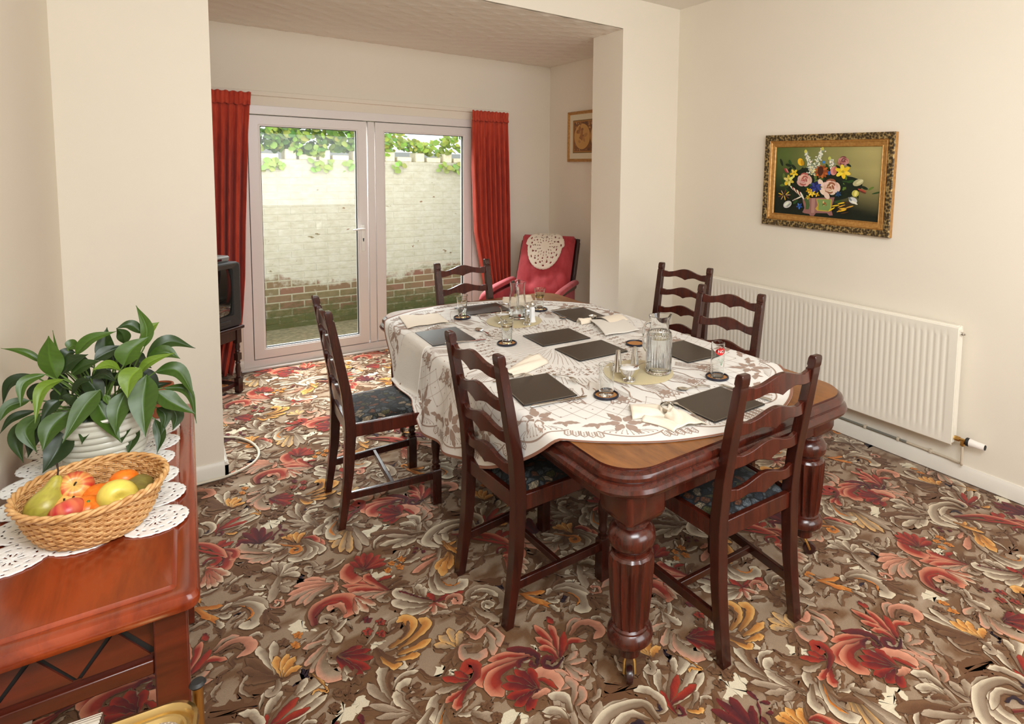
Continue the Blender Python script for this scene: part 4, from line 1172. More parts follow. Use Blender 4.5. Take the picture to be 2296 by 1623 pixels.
def tumbler(label, ctr, prof_o, prof_i, water=None, bands=(), base=.0):
    o = thing('drinking_glass', label, 'glass', (*ctr, ZC_ + .0046), 0, 'drinking glasses on coasters')
    MB().lathe([(0, 0)] + prof_o + prof_i[::-1] + [(0, prof_i[0][1])], 48, cap=False).build('glass_body', 'glass', o, sharp=24)
    if water:
        r0, z0, r1, z1 = water; MB().lathe([(0, z0), (r0, z0), (r1, z1), (0, z1)], 40, cap=False).build('water', 'water', o)
    for z, h in bands:
        def rad(zz):
            for a, b in zip(prof_o, prof_o[1:]):
                if a[1] <= zz <= b[1] and b[1] > a[1]: return a[0] + (b[0] - a[0]) * (zz - a[1]) / (b[1] - a[1])
            return prof_o[-1][0]
        MB().lathe([(rad(z) + .0004, z), (rad(z + h) + .0004, z + h)], 48, cap=False).build('gilt_band', 'gold', o)
    return o
st_o = [(.026, 0), (.0285, .002), (.0295, .01), (.0300, .06), (.0315, .122), (.0308, .1235)]; st_i = [(.022, .014), (.0262, .02), (.0275, .06), (.0298, .1225)]
g1 = tumbler('clear straight tumbler on a coaster beside the sugar bowl', (1.372, 1.783), st_o, st_i)
rt_o = [(.0265, 0), (.0285, .002), (.029, .15), (.0285, .151)]; rt_i = [(.024, .004), (.027, .006), (.0275, .1505)]
g2 = tumbler('tall clear tumbler with red printed badge on the right of the table', (1.893, 1.676), rt_o, rt_i)
def wrap_text(s, size, z0, a0, mat, parent, r=.0294):
    vs, fs = text_polys(s, size); b = MB()
    b.add([((r) * math.cos(a0 + x / r), (r) * math.sin(a0 + x / r), z0 + y) for x, y, z in vs], fs, 0, smooth=False); return b.build('printed_lettering', mat, parent)
pa = math.radians(-112)
bd = MB(); n = 28
def badge(i, j): a = 2 * PI * i / n; k = (0, .55, 1)[j]; x = .024 * k * math.cos(a); z = .0140 * k * math.sin(a) * (1 + .12 * math.sin(3 * a)); q = pa + x / .0292; return (.0292 * math.cos(q), .0292 * math.sin(q), .118 + z)
bd.grid(n, 3, badge, closeu=True)
bd.add([(.0292 * math.cos(pa + x / .0292), .0292 * math.sin(pa + x / .0292), .118 + z) for x, z in ((-.010, .012), (-.006, .020), (0, .014), (.006, .020), (.010, .012))], [(0, 1, 2), (2, 3, 4), (0, 2, 4)])
bd.build('printed_badge', 'red_print', g2); wrap_text('NG', .018, .118, pa, 'white_print', g2)
for q in range(5):
    sp_ = MB(); sp_.tube([(.0292 * math.cos(pa + .1 + t * .05 * (q - 2)), .0292 * math.sin(pa + .1 + t * .05 * (q - 2)), .058 + t * .006) for t in range(6)], .0005, 5)
    if q == 0: spg = sp_
    else: spg.v, o0 = spg.v + sp_.v, len(spg.v); spg.f += [tuple(o0 + i for i in f) for f in sp_.f]; spg.m += sp_.m; spg.sm += sp_.sm; spg.c += sp_.c
spg.build('printed_leaf', 'green_print', g2)
gb_o = [(.025, 0), (.0265, .003), (.0245, .012), (.0255, .05), (.0295, .09), (.034, .134), (.0333, .135)]; gb_i = [(.018, .013), (.0225, .018), (.0232, .05), (.0272, .09), (.0324, .1345)]
gb = ((.088, .002), (.094, .0015), (.104, .002), (.130, .0015), (.004, .003))
tumbler('gold banded water glass on the coaster nearest the serving spoon', (1.375, 2.618), gb_o, gb_i, (.0222, .0185, .0262, .085), gb)
tumbler('gold banded water glass on the far left, before the farthest placemat', (1.400, 3.230), gb_o, gb_i, (.0222, .0185, .0236, .055), gb)
tumbler('gold banded empty glass beside the handled jug', (1.886, 3.155), gb_o, gb_i, None, gb + ((.078, .009),))

# handled jug with water
jg = thing('glass_jug', 'clear glass jug with a handle on the far round mat', 'jug', (1.668, 3.045, ZC_ + .004))
jo = [(.048, 0), (.054, .003), (.056, .01), (.050, .10), (.0445, .150), (.0425, .168), (.0435, .185), (.046, .215), (.0452, .2165)]; ji = [(.044, .012), (.051, .018), (.0465, .10), (.041, .150), (.0392, .168), (.0402, .185), (.0436, .2155)]
def jugbody(oo, ii, nm, par, spout=.013, n=48, ribs=0):
    b = MB(); pr = [(0, 0)] + oo + ii[::-1] + [(0, ii[0][1])]; zt = oo[-1][1]
    def fn(i, j):
        r, z = pr[j]; a = 2 * PI * i / n; k = max(0, (z - zt + .05) / .05) ** 2; sp = math.exp(-((a - PI) / .32) ** 2) * spout * k
        if ribs and .012 < z < .165 and r > .02: r *= 1 + .018 * math.cos(a * ribs) * (1 if j <= len(oo) else 0)
        return ((r + sp) * math.cos(a), (r + sp) * math.sin(a), z + sp * .4)
    b.grid(n, len(pr), fn, closeu=True); return b.build(nm, 'glass', par, sharp=28)
jb = jugbody(jo, ji, 'jug_body', jg, .014); jg.rotation_euler = (0, 0, D_(-118))
MB().lathe([(0, .0185), (.0505, .0185), (.049, .062), (0, .062)], 40, cap=False).build('water', 'water', jg)
MB().tube(catmull([(.041, 0, .185), (.062, 0, .192), (.082, 0, .175), (.080, 0, .12), (.066, 0, .075), (.052, 0, .068)], 6), [.0072] * 31, 10).build('handle', 'glass', jg)
# ribbed carafe
cf = thing('glass_carafe', 'ribbed glass carafe of water with a narrow neck on the near round mat', 'carafe', (1.723, 1.865, ZC_ + .004))
fo = [(.050, 0), (.055, .004), (.056, .015), (.0565, .16), (.054, .178), (.044, .190), (.0415, .200), (.0425, .235), (.047, .252), (.0462, .2535)]; fi = [(.046, .013), (.051, .02), (.0515, .16), (.049, .176), (.0395, .190), (.0378, .200), (.0388, .235), (.0443, .2525)]
jugbody(fo, fi, 'carafe_body', cf, .010, 30 * 6, 30); cf.rotation_euler = (0, 0, D_(160))
MB().lathe([(0, .0135), (.0455, .0135), (.0505, .0205), (.0508, .155), (0, .155)], 48, cap=False).build('water', 'water', cf)
MB().tube(catmull([(.041, .0, .226), (.062, 0, .222), (.074, 0, .195), (.073, 0, .13), (.060, 0, .10)], 6), .0055, 10).build('handle', 'glass', cf)
# shakers
def glass_shaker(label, ctr, full):
    o = thing('glass_shaker', label, 'shaker', (*ctr, ZC_ + .004), 0, 'glass shakers on the far mat')
    MB().lathe([(0, 0), (.021, 0), (.022, .004), (.019, .012), (.016, .03), (.0155, .06), (.0165, .078), (.012, .088), (.012, .094), (0, .094)], 8, cap=False).build('shaker_body', 'salt' if full else 'glass', o, sharp=20)
    MB().lathe([(.0135, .091), (.0145, .096), (.0145, .106), (.011, .116), (.005, .1205), (0, .121)], 24, cap=False).build('shaker_cap', 'steel', o)
glass_shaker('clear faceted glass pepper shaker with domed steel cap', (1.640, 2.880), False); glass_shaker('salt filled glass shaker with domed steel cap', (1.693, 2.915), True)
def cone_shaker(label, ctr):
    b = MB(); b.lathe([(0, 0), (.020, 0), (.0205, .003), (.0195, .006), (.0105, .092), (.0098, .097), (.006, .0985), (0, .099)], 32, cap=False); o = b.build('steel_shaker', 'steel', sharp=50); o.location = (*ctr, ZC_ + .004); tag(o, label, 'shaker', 'tall conical steel shakers')
cone_shaker('conical steel shaker on the left, behind the straight tumbler', (1.575, 1.965)); cone_shaker('conical steel shaker on the right, behind the sugar bowl', (1.668, 1.962))
def spoon_mb(L=.135, bowl=.019):
    b = MB(); n = 22
    def fn(i, j):
        t = j / (n - 1); u = i / 8 * 2 - 1
        x = t * L
        if t < .66: w = .0055 - .0025 * math.sin(min(1, t / .6) * PI / 2); z = .010 * math.sin(PI * t / .66) * .7
        else:
            s_ = (t - .66) / .34; w = max(.0008, bowl * .5 * 2 * math.sqrt(max(0, s_ * (1 - s_))) * (1.06 if s_ < .5 else 1)) if s_ > .02 else .003
            w = max(w, .003 * (1 - s_)); z = -.006 * math.sin(PI * s_) * (1 - u * u) + .004 * s_
        return (x, u * w, z + .004)
    b.grid(9, n, fn); b.grid(9, n, lambda i, j: (fn(i, j)[0], fn(i, j)[1], fn(i, j)[2] - .0012)); return b
def fork_mb(L=.175):
    b = MB(); n = 16; hl = L * .66
    def zc(x): return .004 + .012 * math.sin(min(1, max(0, (x - .02) / L)) * PI) - .004 * (x > L * .95)
    def fn(i, j):
        t = j / (n - 1); x = t * hl; u = i / 4 * 2 - 1; w = .0065 - .0038 * math.sin(min(1, t / .8) * PI / 2); return (x, u * w, zc(x) + .0015 * (1 - u * u))
    b.grid(5, n, fn)
    def fh(i, j):
        t = j / 6; x = hl + t * L * .14; u = i / 4 * 2 - 1; w = .0027 + .0088 * math.sin(t * PI / 2); return (x, u * w, zc(x) + .001)
    b.grid(5, 7, fh)
    for q in range(4):
        y = (-1 + 2 * q / 3) * .0100; b.tube([(hl + L * .13, y, zc(hl + L * .13)), (hl + L * .24, y, zc(hl + L * .24) - .001), (L, y * .96, zc(L) - .002)], [.0016, .0014, .0008], 6)
    return b
def knife_mb(L=.215):
    b = MB(); n = 14; hl = L * .45
    b.tube([(0, 0, .004), (.01, 0, .005), (hl * .9, 0, .005), (hl, 0, .005)], [.006, .0075, .006, .005], 10, flat=.55)
    pts = [(hl, -.005), (hl + .01, -.007), (L * .9, -.0085), (L * .98, -.004), (L, .004), (L * .95, .006), (hl, .005)]
    b.prism(pts, .004, .0056); return b
def put(mb, name, label, a, b_, cat, grp, z=ZC_, tilt=0, flip=False):
    a, b_ = Vector(a), Vector(b_); o = mb.build(name, 'steel', sharp=40); d = b_ - a; o.location = (a.x, a.y, z + .0012); o.rotation_euler = (PI if flip else 0, -tilt, math.atan2(d.y, d.x)); tag(o, label, cat, grp)
    return o
put(fork_mb(.15), 'dessert_fork', 'small fork lying along the right side of the left foreground placemat', (1.325, 2.10), (1.352, 1.955), 'fork', 'table forks')
put(knife_mb(.235), 'table_knife', 'knife along the near edge of the left foreground placemat', (1.072, 1.850), (1.312, 1.812), 'knife', 'table knives')
put(fork_mb(.18), 'table_fork', 'fork between the rolled napkin and the left foreground placemat', (1.070, 2.162), (1.240, 2.140), 'fork', 'table forks')
put(spoon_mb(.15, .034), 'dessert_spoon', 'spoon lying behind the near end placemat, in front of the printed tumbler', (1.785, 1.616), (1.640, 1.668), 'spoon', 'table spoons')
put(fork_mb(.20), 'table_fork', 'fork with tines at the left corner of the near end placemat', (1.512, 1.395), (1.521, 1.618), 'fork', 'table forks')
put(knife_mb(.235), 'table_knife', 'knife at the right of the near end placemat, behind the chair back', (1.868, 1.372), (1.832, 1.600), 'knife', 'table knives')
put(spoon_mb(.185, .040), 'serving_spoon', 'spoon lying bowl up beside the left water glass', (1.362, 2.775), (1.368, 2.965), 'spoon', 'table spoons')
put(knife_mb(.21), 'table_knife', 'knife at the near edge of the shiny left placemat', (1.115, 2.785), (1.312, 2.735), 'knife', 'table knives')
put(fork_mb(.18), 'table_fork', 'fork under the flat napkin beside the shiny left placemat', (1.13, 3.100), (1.31, 3.108), 'fork', 'table forks', ZC_ + .001)
put(fork_mb(.17), 'table_fork', 'fork to the left of the farthest placemat', (1.438, 3.255), (1.441, 3.475), 'fork', 'table forks')
put(fork_mb(.18), 'table_fork', 'fork to the right of the farthest placemat, beside the jug', (1.756, 3.46), (1.762, 3.27), 'fork', 'table forks')
put(knife_mb(.19), 'table_knife', 'small knife in front of the farthest placemat', (1.495, 3.225), (1.68, 3.222), 'knife', 'table knives')
put(knife_mb(.21), 'table_knife', 'knife beyond the far right placemat', (2.135, 3.088), (1.925, 3.086), 'knife', 'table knives')
put(spoon_mb(.16, .034), 'dessert_spoon', 'spoon at the left end of the far right placemat', (1.889, 3.03), (1.893, 2.875), 'spoon', 'table spoons')
def bowl(label, ctr, sug, ang):
    o = thing('sugar_bowl', label, 'bowl', (*ctr, ZC_ + .004), 0, 'footed steel sugar bowls')
    MB().lathe([(0, .004), (.025, 0), (.027, .002), (.026, .005), (.014, .011), (.020, .018), (.036, .034), (.043, .056), (.0445, .0585), (.042, .057), (.034, .036), (.018, .021), (0, .018)], 40, cap=False).build('bowl_body', 'steel', o)
    if sug: MB().lathe([(0, .056), (.02, .054), (.041, .050)][::-1], 32, cap=True).build('sugar', 'salt', o)
    s_ = spoon_mb(.12, .026).build('tea_spoon', 'steel', None, sharp=40); s_.location = (ctr[0] - .02 * math.cos(ang), ctr[1] - .02 * math.sin(ang), ZC_ + .05); s_.rotation_euler = (0, D_(18), ang + PI); s_.location = (ctr[0] + .095 * math.cos(ang), ctr[1] + .095 * math.sin(ang), ZC_ + .075 + .004)
    return s_
tag(bowl('steel sugar bowl heaped with white sugar, on the near mat', (1.548, 1.855), True, D_(-28)), 'teaspoon resting in the near sugar bowl, handle to the right', 'spoon', 'teaspoons in the sugar bowls')
tag(bowl('steel sugar bowl on the far mat, behind the water glass', (1.535, 2.975), True, D_(75)), 'teaspoon standing out of the far sugar bowl', 'spoon', 'teaspoons in the sugar bowls')
# napkins
def uv_of(x, y):
    dx, dy = x - CCX, y - CCY; c_, s_ = math.cos(CTH), math.sin(CTH); return (dx * c_ + dy * s_, -dx * s_ + dy * c_)
def sheet(name, label, corners, hfn, mat='cream_linen', n=24, thick=.0022, grp='cloth napkins', base=.0045):
    b = MB(); P = [Vector(p) for p in corners]
    def fn(i, j):
        u, v = i / (n - 1), j / (n - 1); p = (P[0] * (1 - u) + P[1] * u) * (1 - v) + (P[3] * (1 - u) + P[2] * u) * v
        q = cloth3(*uv_of(p.x, p.y), base); return q + Vector((0, 0, hfn(u, v)))
    b.grid(n, n, fn); o = b.build(name, mat, sharp=180, solid=thick); tag(o, label, 'napkin', grp); return o
sheet('napkin', 'flat cream napkin at the far left, behind the shiny placemat', [(1.052, 3.16), (1.290, 3.155), (1.316, 3.385), (1.10, 3.46)], lambda u, v: .004 + .008 * math.sin(PI * u) * (1 - v) + .003 * math.sin(9 * u), n=26)
sheet('draped_napkin', 'white textured cloth hanging over the left table edge under the shiny placemat', [(.735, 2.80), (1.27, 2.79), (1.27, 3.07), (.735, 3.10)], lambda u, v: 0, 'white_weave', 40, .002, base=.002)
sheet('napkin', 'flat white napkin lying in front of the far right placemat', [(1.862, 2.434), (2.081, 2.414), (2.153, 2.631), (1.98, 2.745)], lambda u, v: .010 + .010 * math.sin(PI * v) * (1 - u) + .002 * math.sin(8 * u), 'white_weave')
sheet('napkin', 'peach napkin folded under the flat white one by the pillar side', [(2.03, 2.60), (2.18, 2.63), (2.175, 2.765), (2.045, 2.77)], lambda u, v: .006 + .018 * math.sin(PI * v), 'cream_linen', 18)
def crumple(name, label, strips, grp='cloth napkins'):
    b = MB()
    for path, w, hs in strips:
        sp = catmull([(x, y, 0) for x, y in path], 8); n = len(sp); vs = []
        for i, p in enumerate(sp):
            t = i / (n - 1); tg = (sp[min(i + 1, n - 1)] - sp[max(i - 1, 0)]).normalized(); nr = Vector((-tg.y, tg.x, 0)); ww = w[0] + (w[1] - w[0]) * t; h = hs[0] + (hs[1] - hs[0]) * t
            for k in range(13):
                u = -1 + k / 6; z = .0015 + h * max(0, 1 - u * u) ** .7 + .18 * h * math.sin(u * 7 + t * 9) * (1 - u * u); q = p + nr * (u * ww); vs.append((q.x, q.y, ZC_ + z))
        b.add(vs, [(i * 13 + k, i * 13 + k + 1, (i + 1) * 13 + k + 1, (i + 1) * 13 + k) for i in range(n - 1) for k in range(12)])
    o = b.build(name, 'cream_linen', sharp=180, solid=.003); return tag(o, label, 'napkin', grp)
def ring(label, ctr, r, h, rot, mat='steel', lift=0):
    b = MB(); b.lathe([(r, 0), (r + .0015, .001), (r + .0015, h - .001), (r, h), (r - .001, h - .001), (r - .001, .001), (r, 0)], 32, 0, None, cap=False); o = b.build('napkin_ring', mat, sharp=50); o.location = (*ctr, ZC_ + lift); o.rotation_euler = rot; return tag(o, label, 'napkin ring', 'metal napkin rings')
crumple('napkin', 'rolled cream napkin lying beyond the left foreground placemat', [([(1.155, 2.185), (1.25, 2.235), (1.365, 2.300)], (.030, .062), (.022, .030))])
crumple('napkin', 'crumpled cream napkin through a steel ring at the near end of the table', [([(1.350, 1.605), (1.415, 1.560), (1.455, 1.500)], (.062, .030), (.016, .026)), ([(1.445, 1.508), (1.452, 1.450), (1.438, 1.385)], (.026, .068), (.034, .014)), ([(1.348, 1.53), (1.385, 1.465), (1.40, 1.40)], (.020, .035), (.012, .012))])
ring('silver napkin ring standing in the crumpled napkin at the near end', (1.440, 1.512), .023, .030, (D_(14), D_(-8), 0), lift=.014)
crumple('napkin', 'small crumpled napkin end by the glass ring at the far right placemat', [([(1.905, 2.745), (1.945, 2.74), (1.99, 2.75)], (.032, .022), (.026, .018))])
ring('silver napkin ring behind the flat white napkin on the right', (2.018, 2.768), .023, .028, (0, 0, 0), lift=.001)
crumple('napkin', 'peach napkin seen through the handled jug at the far end', [([(1.79, 3.47), (1.86, 3.43), (1.97, 3.42)], (.030, .05), (.030, .034))])
ring('golden napkin ring around the far peach napkin', (1.86, 3.45), .026, .024, (PI / 2, 0, .5), 'gold', lift=.0275)
# ------------------------------------------------------------------ curtains
def curtain(name, label, keys, y0, folds, z1=2.172, seed=1):
    # keys: (z, xleft, xright) from top to bottom
    rr = random.Random(seed); ph = rr.uniform(0, 6)
    o = thing(name, label, 'curtain', ((keys[0][1] + keys[0][2]) / 2, y0, 0), 0, 'red velvet curtains at the French doors'); cx = o.location.x
    def ext(z):
        for a, b in zip(keys, keys[1:]):
            if z >= b[0]: t = (a[0] - z) / (a[0] - b[0]); return a[1] + (b[1] - a[1]) * t, a[2] + (b[2] - a[2]) * t
        return keys[-1][1], keys[-1][2]
    def surf(z, u):
        xl, xr = ext(z); t = max(0, min(1, (z1 - .09 - z) / .5)); f = folds
        wv = math.sin(2 * PI * f * u + ph + .5 * math.sin(2 * PI * u * 3 + ph)) + .35 * math.sin(2 * PI * f * 2.1 * u + ph * 2)
        amp = .010 + .026 * t
        return (xl + (xr - xl) * u - cx, -.032 + wv * amp, z)
    NU, NV = 140, 46; zb = keys[-1][0]
    c_ = MB(); c_.grid(NU, NV, lambda i, j: surf(z1 - .085 + (zb - z1 + .085) * j / (NV - 1), i / (NU - 1))); c_.build('drape', 'curtain_velvet', o, sharp=180, solid=.003)
    h_ = MB()
    def hs(i, j):
        u = i / (NU - 1); z = z1 + .004 * math.sin(u * 60) - .095 * j / 7; xl, xr = ext(z); pl = abs(math.sin(PI * folds * 2.0 * u + ph)); pinch = .4 + .6 * abs(math.cos(PI * (j / 7) * .9)); return (xl - .002 + (xr - xl + .004) * u - cx, -.036 - .016 * pl * pinch - (.006 if j == 6 else 0), z)
    h_.grid(NU, 8, hs); h_.build('pleated_heading', 'curtain_velvet', o, sharp=180, solid=.004); return o
curtain('curtain', 'red velvet curtain on the left of the French doors, behind the television', [(2.172, .10, .565), (1.86, .12, .540), (1.18, .12, .505), (.77, .11, .490), (.45, .10, .465), (.02, .08, .385)], YB - .07, 8, seed=2)
curtain('curtain', 'red velvet curtain on the right of the French doors, behind the armchair', [(2.172, 2.365, 2.74), (1.6, 2.362, 2.75), (1.02, 2.385, 2.765), (.45, 2.49, 2.77), (.02, 2.53, 2.77)], YB - .07, 7, seed=5)

# ------------------------------------------------------------------ television, set top box, stand
ta = math.atan2(-.65, -.76)     # local +x runs along the front edge, from the corner at the right of the picture
def TVloc(px, py, z): return (px, py, z)
ts = thing('television_stand', 'dark oak stand with turned legs under the television', 'stand', (.425, 4.835, 0), ta)
SWd, SDp = .66, .42     # x: along front (0..SWd), y: negative is depth away from the viewer
k_ = MB().box(-.015, SWd + .015, -SDp - .01, .012, .462, .484).box(.01, SWd - .01, -SDp + .01, -.008, .385, .462); k_.build('stand_top', 'dark_oak', ts, bevel=.004)
for lx in (.022, SWd - .022):
    for ly in (-.02, -SDp + .02):
        l_ = MB(); sq = lambda z, h: [(lx - h, ly - h, z), (lx + h, ly - h, z), (lx + h, ly + h, z), (lx - h, ly + h, z)]
        l_.stack([sq(0, .018), sq(.105, .019)]); l_.stack([sq(.235, .017), sq(.285, .017)]); l_.stack([sq(.36, .019), sq(.47, .019)])
        l_.lathe([(.013, .10), (.017, .112), (.012, .12), (.016, .14), (.0185, .17), (.013, .205), (.017, .215), (.013, .225), (.016, .238)], 14, 0, TR(lx, ly, 0)); l_.lathe([(.015, .28), (.013, .292), (.0175, .30), (.013, .31), (.018, .33), (.014, .345), (.016, .365)], 14, 0, TR(lx, ly, 0)); l_.build('leg', 'dark_oak', ts, sharp=40)
for a, b_ in (((.03, -.03, .06), (SWd - .03, -.03, .06)), ((.022, -.03, .06), (.022, -SDp + .03, .06)), ((SWd - .022, -.03, .06), (SWd - .022, -SDp + .03, .06)), ((.03, -SDp + .03, .06), (SWd - .03, -SDp + .03, .06))):
    x0, x1 = sorted((a[0], b_[0])); y0, y1 = sorted((a[1], b_[1])); MB().box(x0 - .008, x1 + .008, y0 - .008, y1 + .008, .045, .072).build('stretcher', 'dark_oak', ts, bevel=.002)
tv = thing('television', 'dark grey cathode ray television on the oak stand, half hidden by the wall', 'television', ts.location[:2] + (.484,), ta)
TW, TH = .63, .46; x0 = -.012
fb = MB()
def tvr(x, z, w, h, r, y): return [(x + a, y, z + b) for a, b in rrect(0, w, 0, h, r, 4)]
fb.stack([tvr(x0 + .03, .03, TW - .06, TH - .06, .02, -.36), tvr(x0 + .01, .012, TW - .02, TH - .024, .02, -.20), tvr(x0, .0, TW, TH, .025, -.14), tvr(x0, .0, TW, TH, .028, -.03), tvr(x0 + .004, .004, TW - .008, TH - .008, .026, -.008), tvr(x0 + .012, .012, TW - .024, TH - .024, .022, -.004), tvr(x0 + .055, .082, TW - .11, TH - .125, .015, -.016), tvr(x0 + .06, .087, TW - .12, TH - .135, .012, -.034)], 0, cap0=True, cap1=False)
fb.build('casing', 'tv_plastic', tv, sharp=30, fixn=True)
sn = MB(); sn.grid(17, 13, lambda i, j: (x0 + .058 + (TW - .116) * i / 16, -.036 + .026 * (1 - ((i - 8) / 8) ** 2) * .75 + .012 * (1 - ((j - 6) / 6) ** 2), .085 + (TH - .131) * j / 12)); sn.build('screen', 'tv_screen', tv)
vs, fs = text_polys('SONY', .02); MB().add([(x0 + TW * .42 - x, .0045 - .006, .05 + y) for x, y, z in vs], fs).build('badge_lettering', 'steel', tv)
MB().box(x0 + .10, x0 + .24, -.005, -.001, .03, .055).build('control_flap', 'tv_plastic', tv, bevel=.002)
st = thing('set_top_box', 'small grey set top box on the television', 'box', ts.location[:2] + (.484 + TH - .002,), ta)
bx = MB(); bx.stack([[(x, y, z) for x, y in rrect(.03 + i, .30 - i, -.26 + i, -.05 - i, .01, 3)] for i, z in ((.012, 0), (.002, .012), (0, .035), (.006, .044))]); bx.build('case', 'grey_plastic', st, sharp=30)
MB().box(.10, .19, -.0515, -.0485, .014, .028).build('display_window', 'tv_screen', st)

# ------------------------------------------------------------------ red recliner with crocheted antimacassar
fa = math.atan2(.76, -.65)      # facing (-.76,-.65): local +y
ac = thing('armchair', 'red velvet armchair with bentwood frame in the far right corner', 'armchair', (2.80, 4.62, 0), math.atan2(.76, -.65))
def pillow(mb, T, w, h, d, nx=20, ny=24, tuft=True):
    def f(side):
        def g(i, j):
            u = -1 + 2 * i / (nx - 1); v = -1 + 2 * j / (ny - 1); e = max(0, (1 - abs(u) ** 6)) ** .5 * max(0, (1 - abs(v) ** 6)) ** .5
            z = d * .5 * e
            if side > 0 and tuft:
                for tu, tv_ in ((-.4, -.45), (.4, -.45), (-.4, .1), (.4, .1), (0, -.18)): z -= d * .16 * math.exp(-(((u - tu) / .16) ** 2 + ((v - tv_) / .12) ** 2))
                z += d * .05 * math.sin(v * 8 + u * 2) * e
            return (u * w / 2, side * z, v * h / 2)
        return g
    mb.grid(nx, ny, f(1), 0, T); mb.grid(nx, ny, f(-1), 0, T)
lean = math.atan2(.25, .52)
Tb = Matrix.Translation((0, .10, .43)) @ Matrix.Rotation(lean, 4, 'X') @ Matrix.Translation((0, 0, .30))
bk = MB(); pillow(bk, Tb, .52, .64, .14, 24, 30); bko = bk.build('back_cushion', 'rose_velvet', ac, sharp=180)
hr = MB(); hr.tube([(-.25, 0, 0), (-.24, 0, 0), (.24, 0, 0), (.25, 0, 0)], [.03, .05, .05, .03], 20, 0, Tb @ Matrix.Translation((0, -.008, .288))); hr.build('head_roll', 'rose_velvet', ac)
ss = MB(); pillow(ss, Matrix.Translation((0, .34, .405)) @ Matrix.Rotation(PI / 2 + .10, 4, 'X'), .52, .54, .15, 20, 20, False); ss.build('seat_cushion', 'rose_velvet', ac, sharp=180)
for sx in (-1, 1):
    fr2_ = MB(); X = sx * .305; XB = sx * .262
    fr2_.tube(catmull([(XB, -.235, .97), (XB, -.115, .72), (XB, .02, .44), (X, .18, .30), (X, .50, .26), (X, .70, .24)], 6), .024, 8, flat=.8)
    fr2_.tube(catmull([(X, -.30, .02), (X, .10, .02), (X, .56, .025), (X, .70, .09), (X, .72, .30), (X, .62, .50), (X, .40, .575), (X, .02, .57)], 8), .020, 8, flat=1.3)
    fr2_.build('bentwood_side', 'dark_oak', ac)
    am = MB(); am.tube(catmull([(X, -.02, .60), (X, .10, .605), (X, .45, .60), (X, .62, .575), (X, .665, .53)], 6), [.024] + [.034] * 23 + [.022], 14, flat=.75); am.build('arm_pad', 'rose_velvet', ac)
    MB().box(X - .025 * (sx > 0), X + .025 * (sx < 0), .0, .62, .33, .55).build('side_panel', 'rose_velvet', ac, bevel=.01)
bb = MB(); bb.box(-.29, .29, -.025, .0, -.3, .30, 0, Tb @ Matrix.Translation((0, -.055, 0))); bb.build('back_board', 'dark_oak', ac, bevel=.006)
MB().tube([(-.31, -.2, .02), (.31, -.2, .02)], .018, 10).tube([(-.31, .5, .02), (.31, .5, .02)], .018, 10).build('cross_rail', 'dark_oak', ac)
dl = MB(); NA, NRr = 96, 17
Tw = Matrix.Translation(ac.location) @ Matrix.Rotation(ac.rotation_euler.z, 4, 'Z') @ Tb
def dpos(x, s):    # s: distance down the front from the top of the roll; negative goes over the back
    r = .072; top = .288
    if s > 0: q = (x, r + .016 + .004 * math.sin(x * 30), top - s)
    else:
        a = min(-s / r, PI * .75); q = (x, -.004 + r * math.cos(a) + .02 * (1 - a / PI), top - .012 + r * math.sin(a))
    return Tw @ Vector(q)
rows = []
for j in range(NRr):
    for i in range(NA):
        a = 2 * PI * i / NA; k = j / (NRr - 1); sc_ = 1 + (.02 * abs(math.sin(a * 18)) if j == NRr - 1 else 0); rows.append(dpos(.165 * k * math.cos(a) * sc_ * (1 + .12 * (math.sin(a) > 0)), .085 - .225 * k * math.sin(a) * sc_ * (1 if math.sin(a) < 0 else .85)))
fs = []
for j in range(NRr - 1):
    for i in range(NA):
        if j in (4, 8, 11, 13) and (i + 2 * j) % 8 in (0, 1): continue
        if j in (6, 10) and (i % 12) in (0, 6): continue
        fs.append((j * NA + i, j * NA + (i + 1) % NA, (j + 1) * NA + (i + 1) % NA, (j + 1) * NA + i))
dl.add(rows, fs); tag(dl.build('lace_doily', 'lace_cream', sharp=180, solid=.0025), 'cream crocheted lace doily draped over the top of the red armchair', 'doily')

# ------------------------------------------------------------------ pictures
def pic_frame(o, w, h, prof, mats):
    # prof: list of (inset, depth); local x across, y up, z out of the wall
    b = MB(); rs = []
    for ins, d in prof: rs.append([(-w / 2 + ins, -h / 2 + ins, d), (w / 2 - ins, -h / 2 + ins, d), (w / 2 - ins, h / 2 - ins, d), (-w / 2 + ins, h / 2 - ins, d)])
    for k in range(len(rs) - 1):
        for i in range(4): b.add([rs[k][i], rs[k][(i + 1) % 4], rs[k + 1][(i + 1) % 4], rs[k + 1][i]], [(0, 1, 2, 3)], mats[k][1], smooth=False)
    return b
t = NT('carved_gilt'); v = t.coord(); n1 = t.noise(v, 150, 3); vv = t.n('ShaderNodeTexVoronoi', i_0=(v, 0), i_Scale=70.0); r = t.ramp((vv, 0), (.1, lin(46, 36, 20)), (.5, lin(84, 66, 38)), (.8, lin(176, 150, 96))); t.set(Base_Color=(r, 0), Roughness=.45, Metallic=.3); t.bump((vv, 0), .8, .004); M['carved_gilt'] = t.m
speckle('gilt', lin(170, 120, 58), lin(196, 148, 82), 60, .35, Metallic=.35)
plain('mount_board', lin(222, 210, 182), .8)
RX = Matrix(((0, 0, -1), (-1, 0, 0), (0, 1, 0))).to_4x4()   # local x -> -Y, y -> Z, z -> -X : hangs on a wall facing -X
pw, ph_ = .905, .612
pt = thing('flower_painting', 'framed oil painting of a flower bouquet above the radiator', 'painting'); pt.matrix_world = Matrix.Translation((XR - .001, 2.157, 1.573)) @ RX @ Matrix.Rotation(D_(-.75), 4, 'Z')
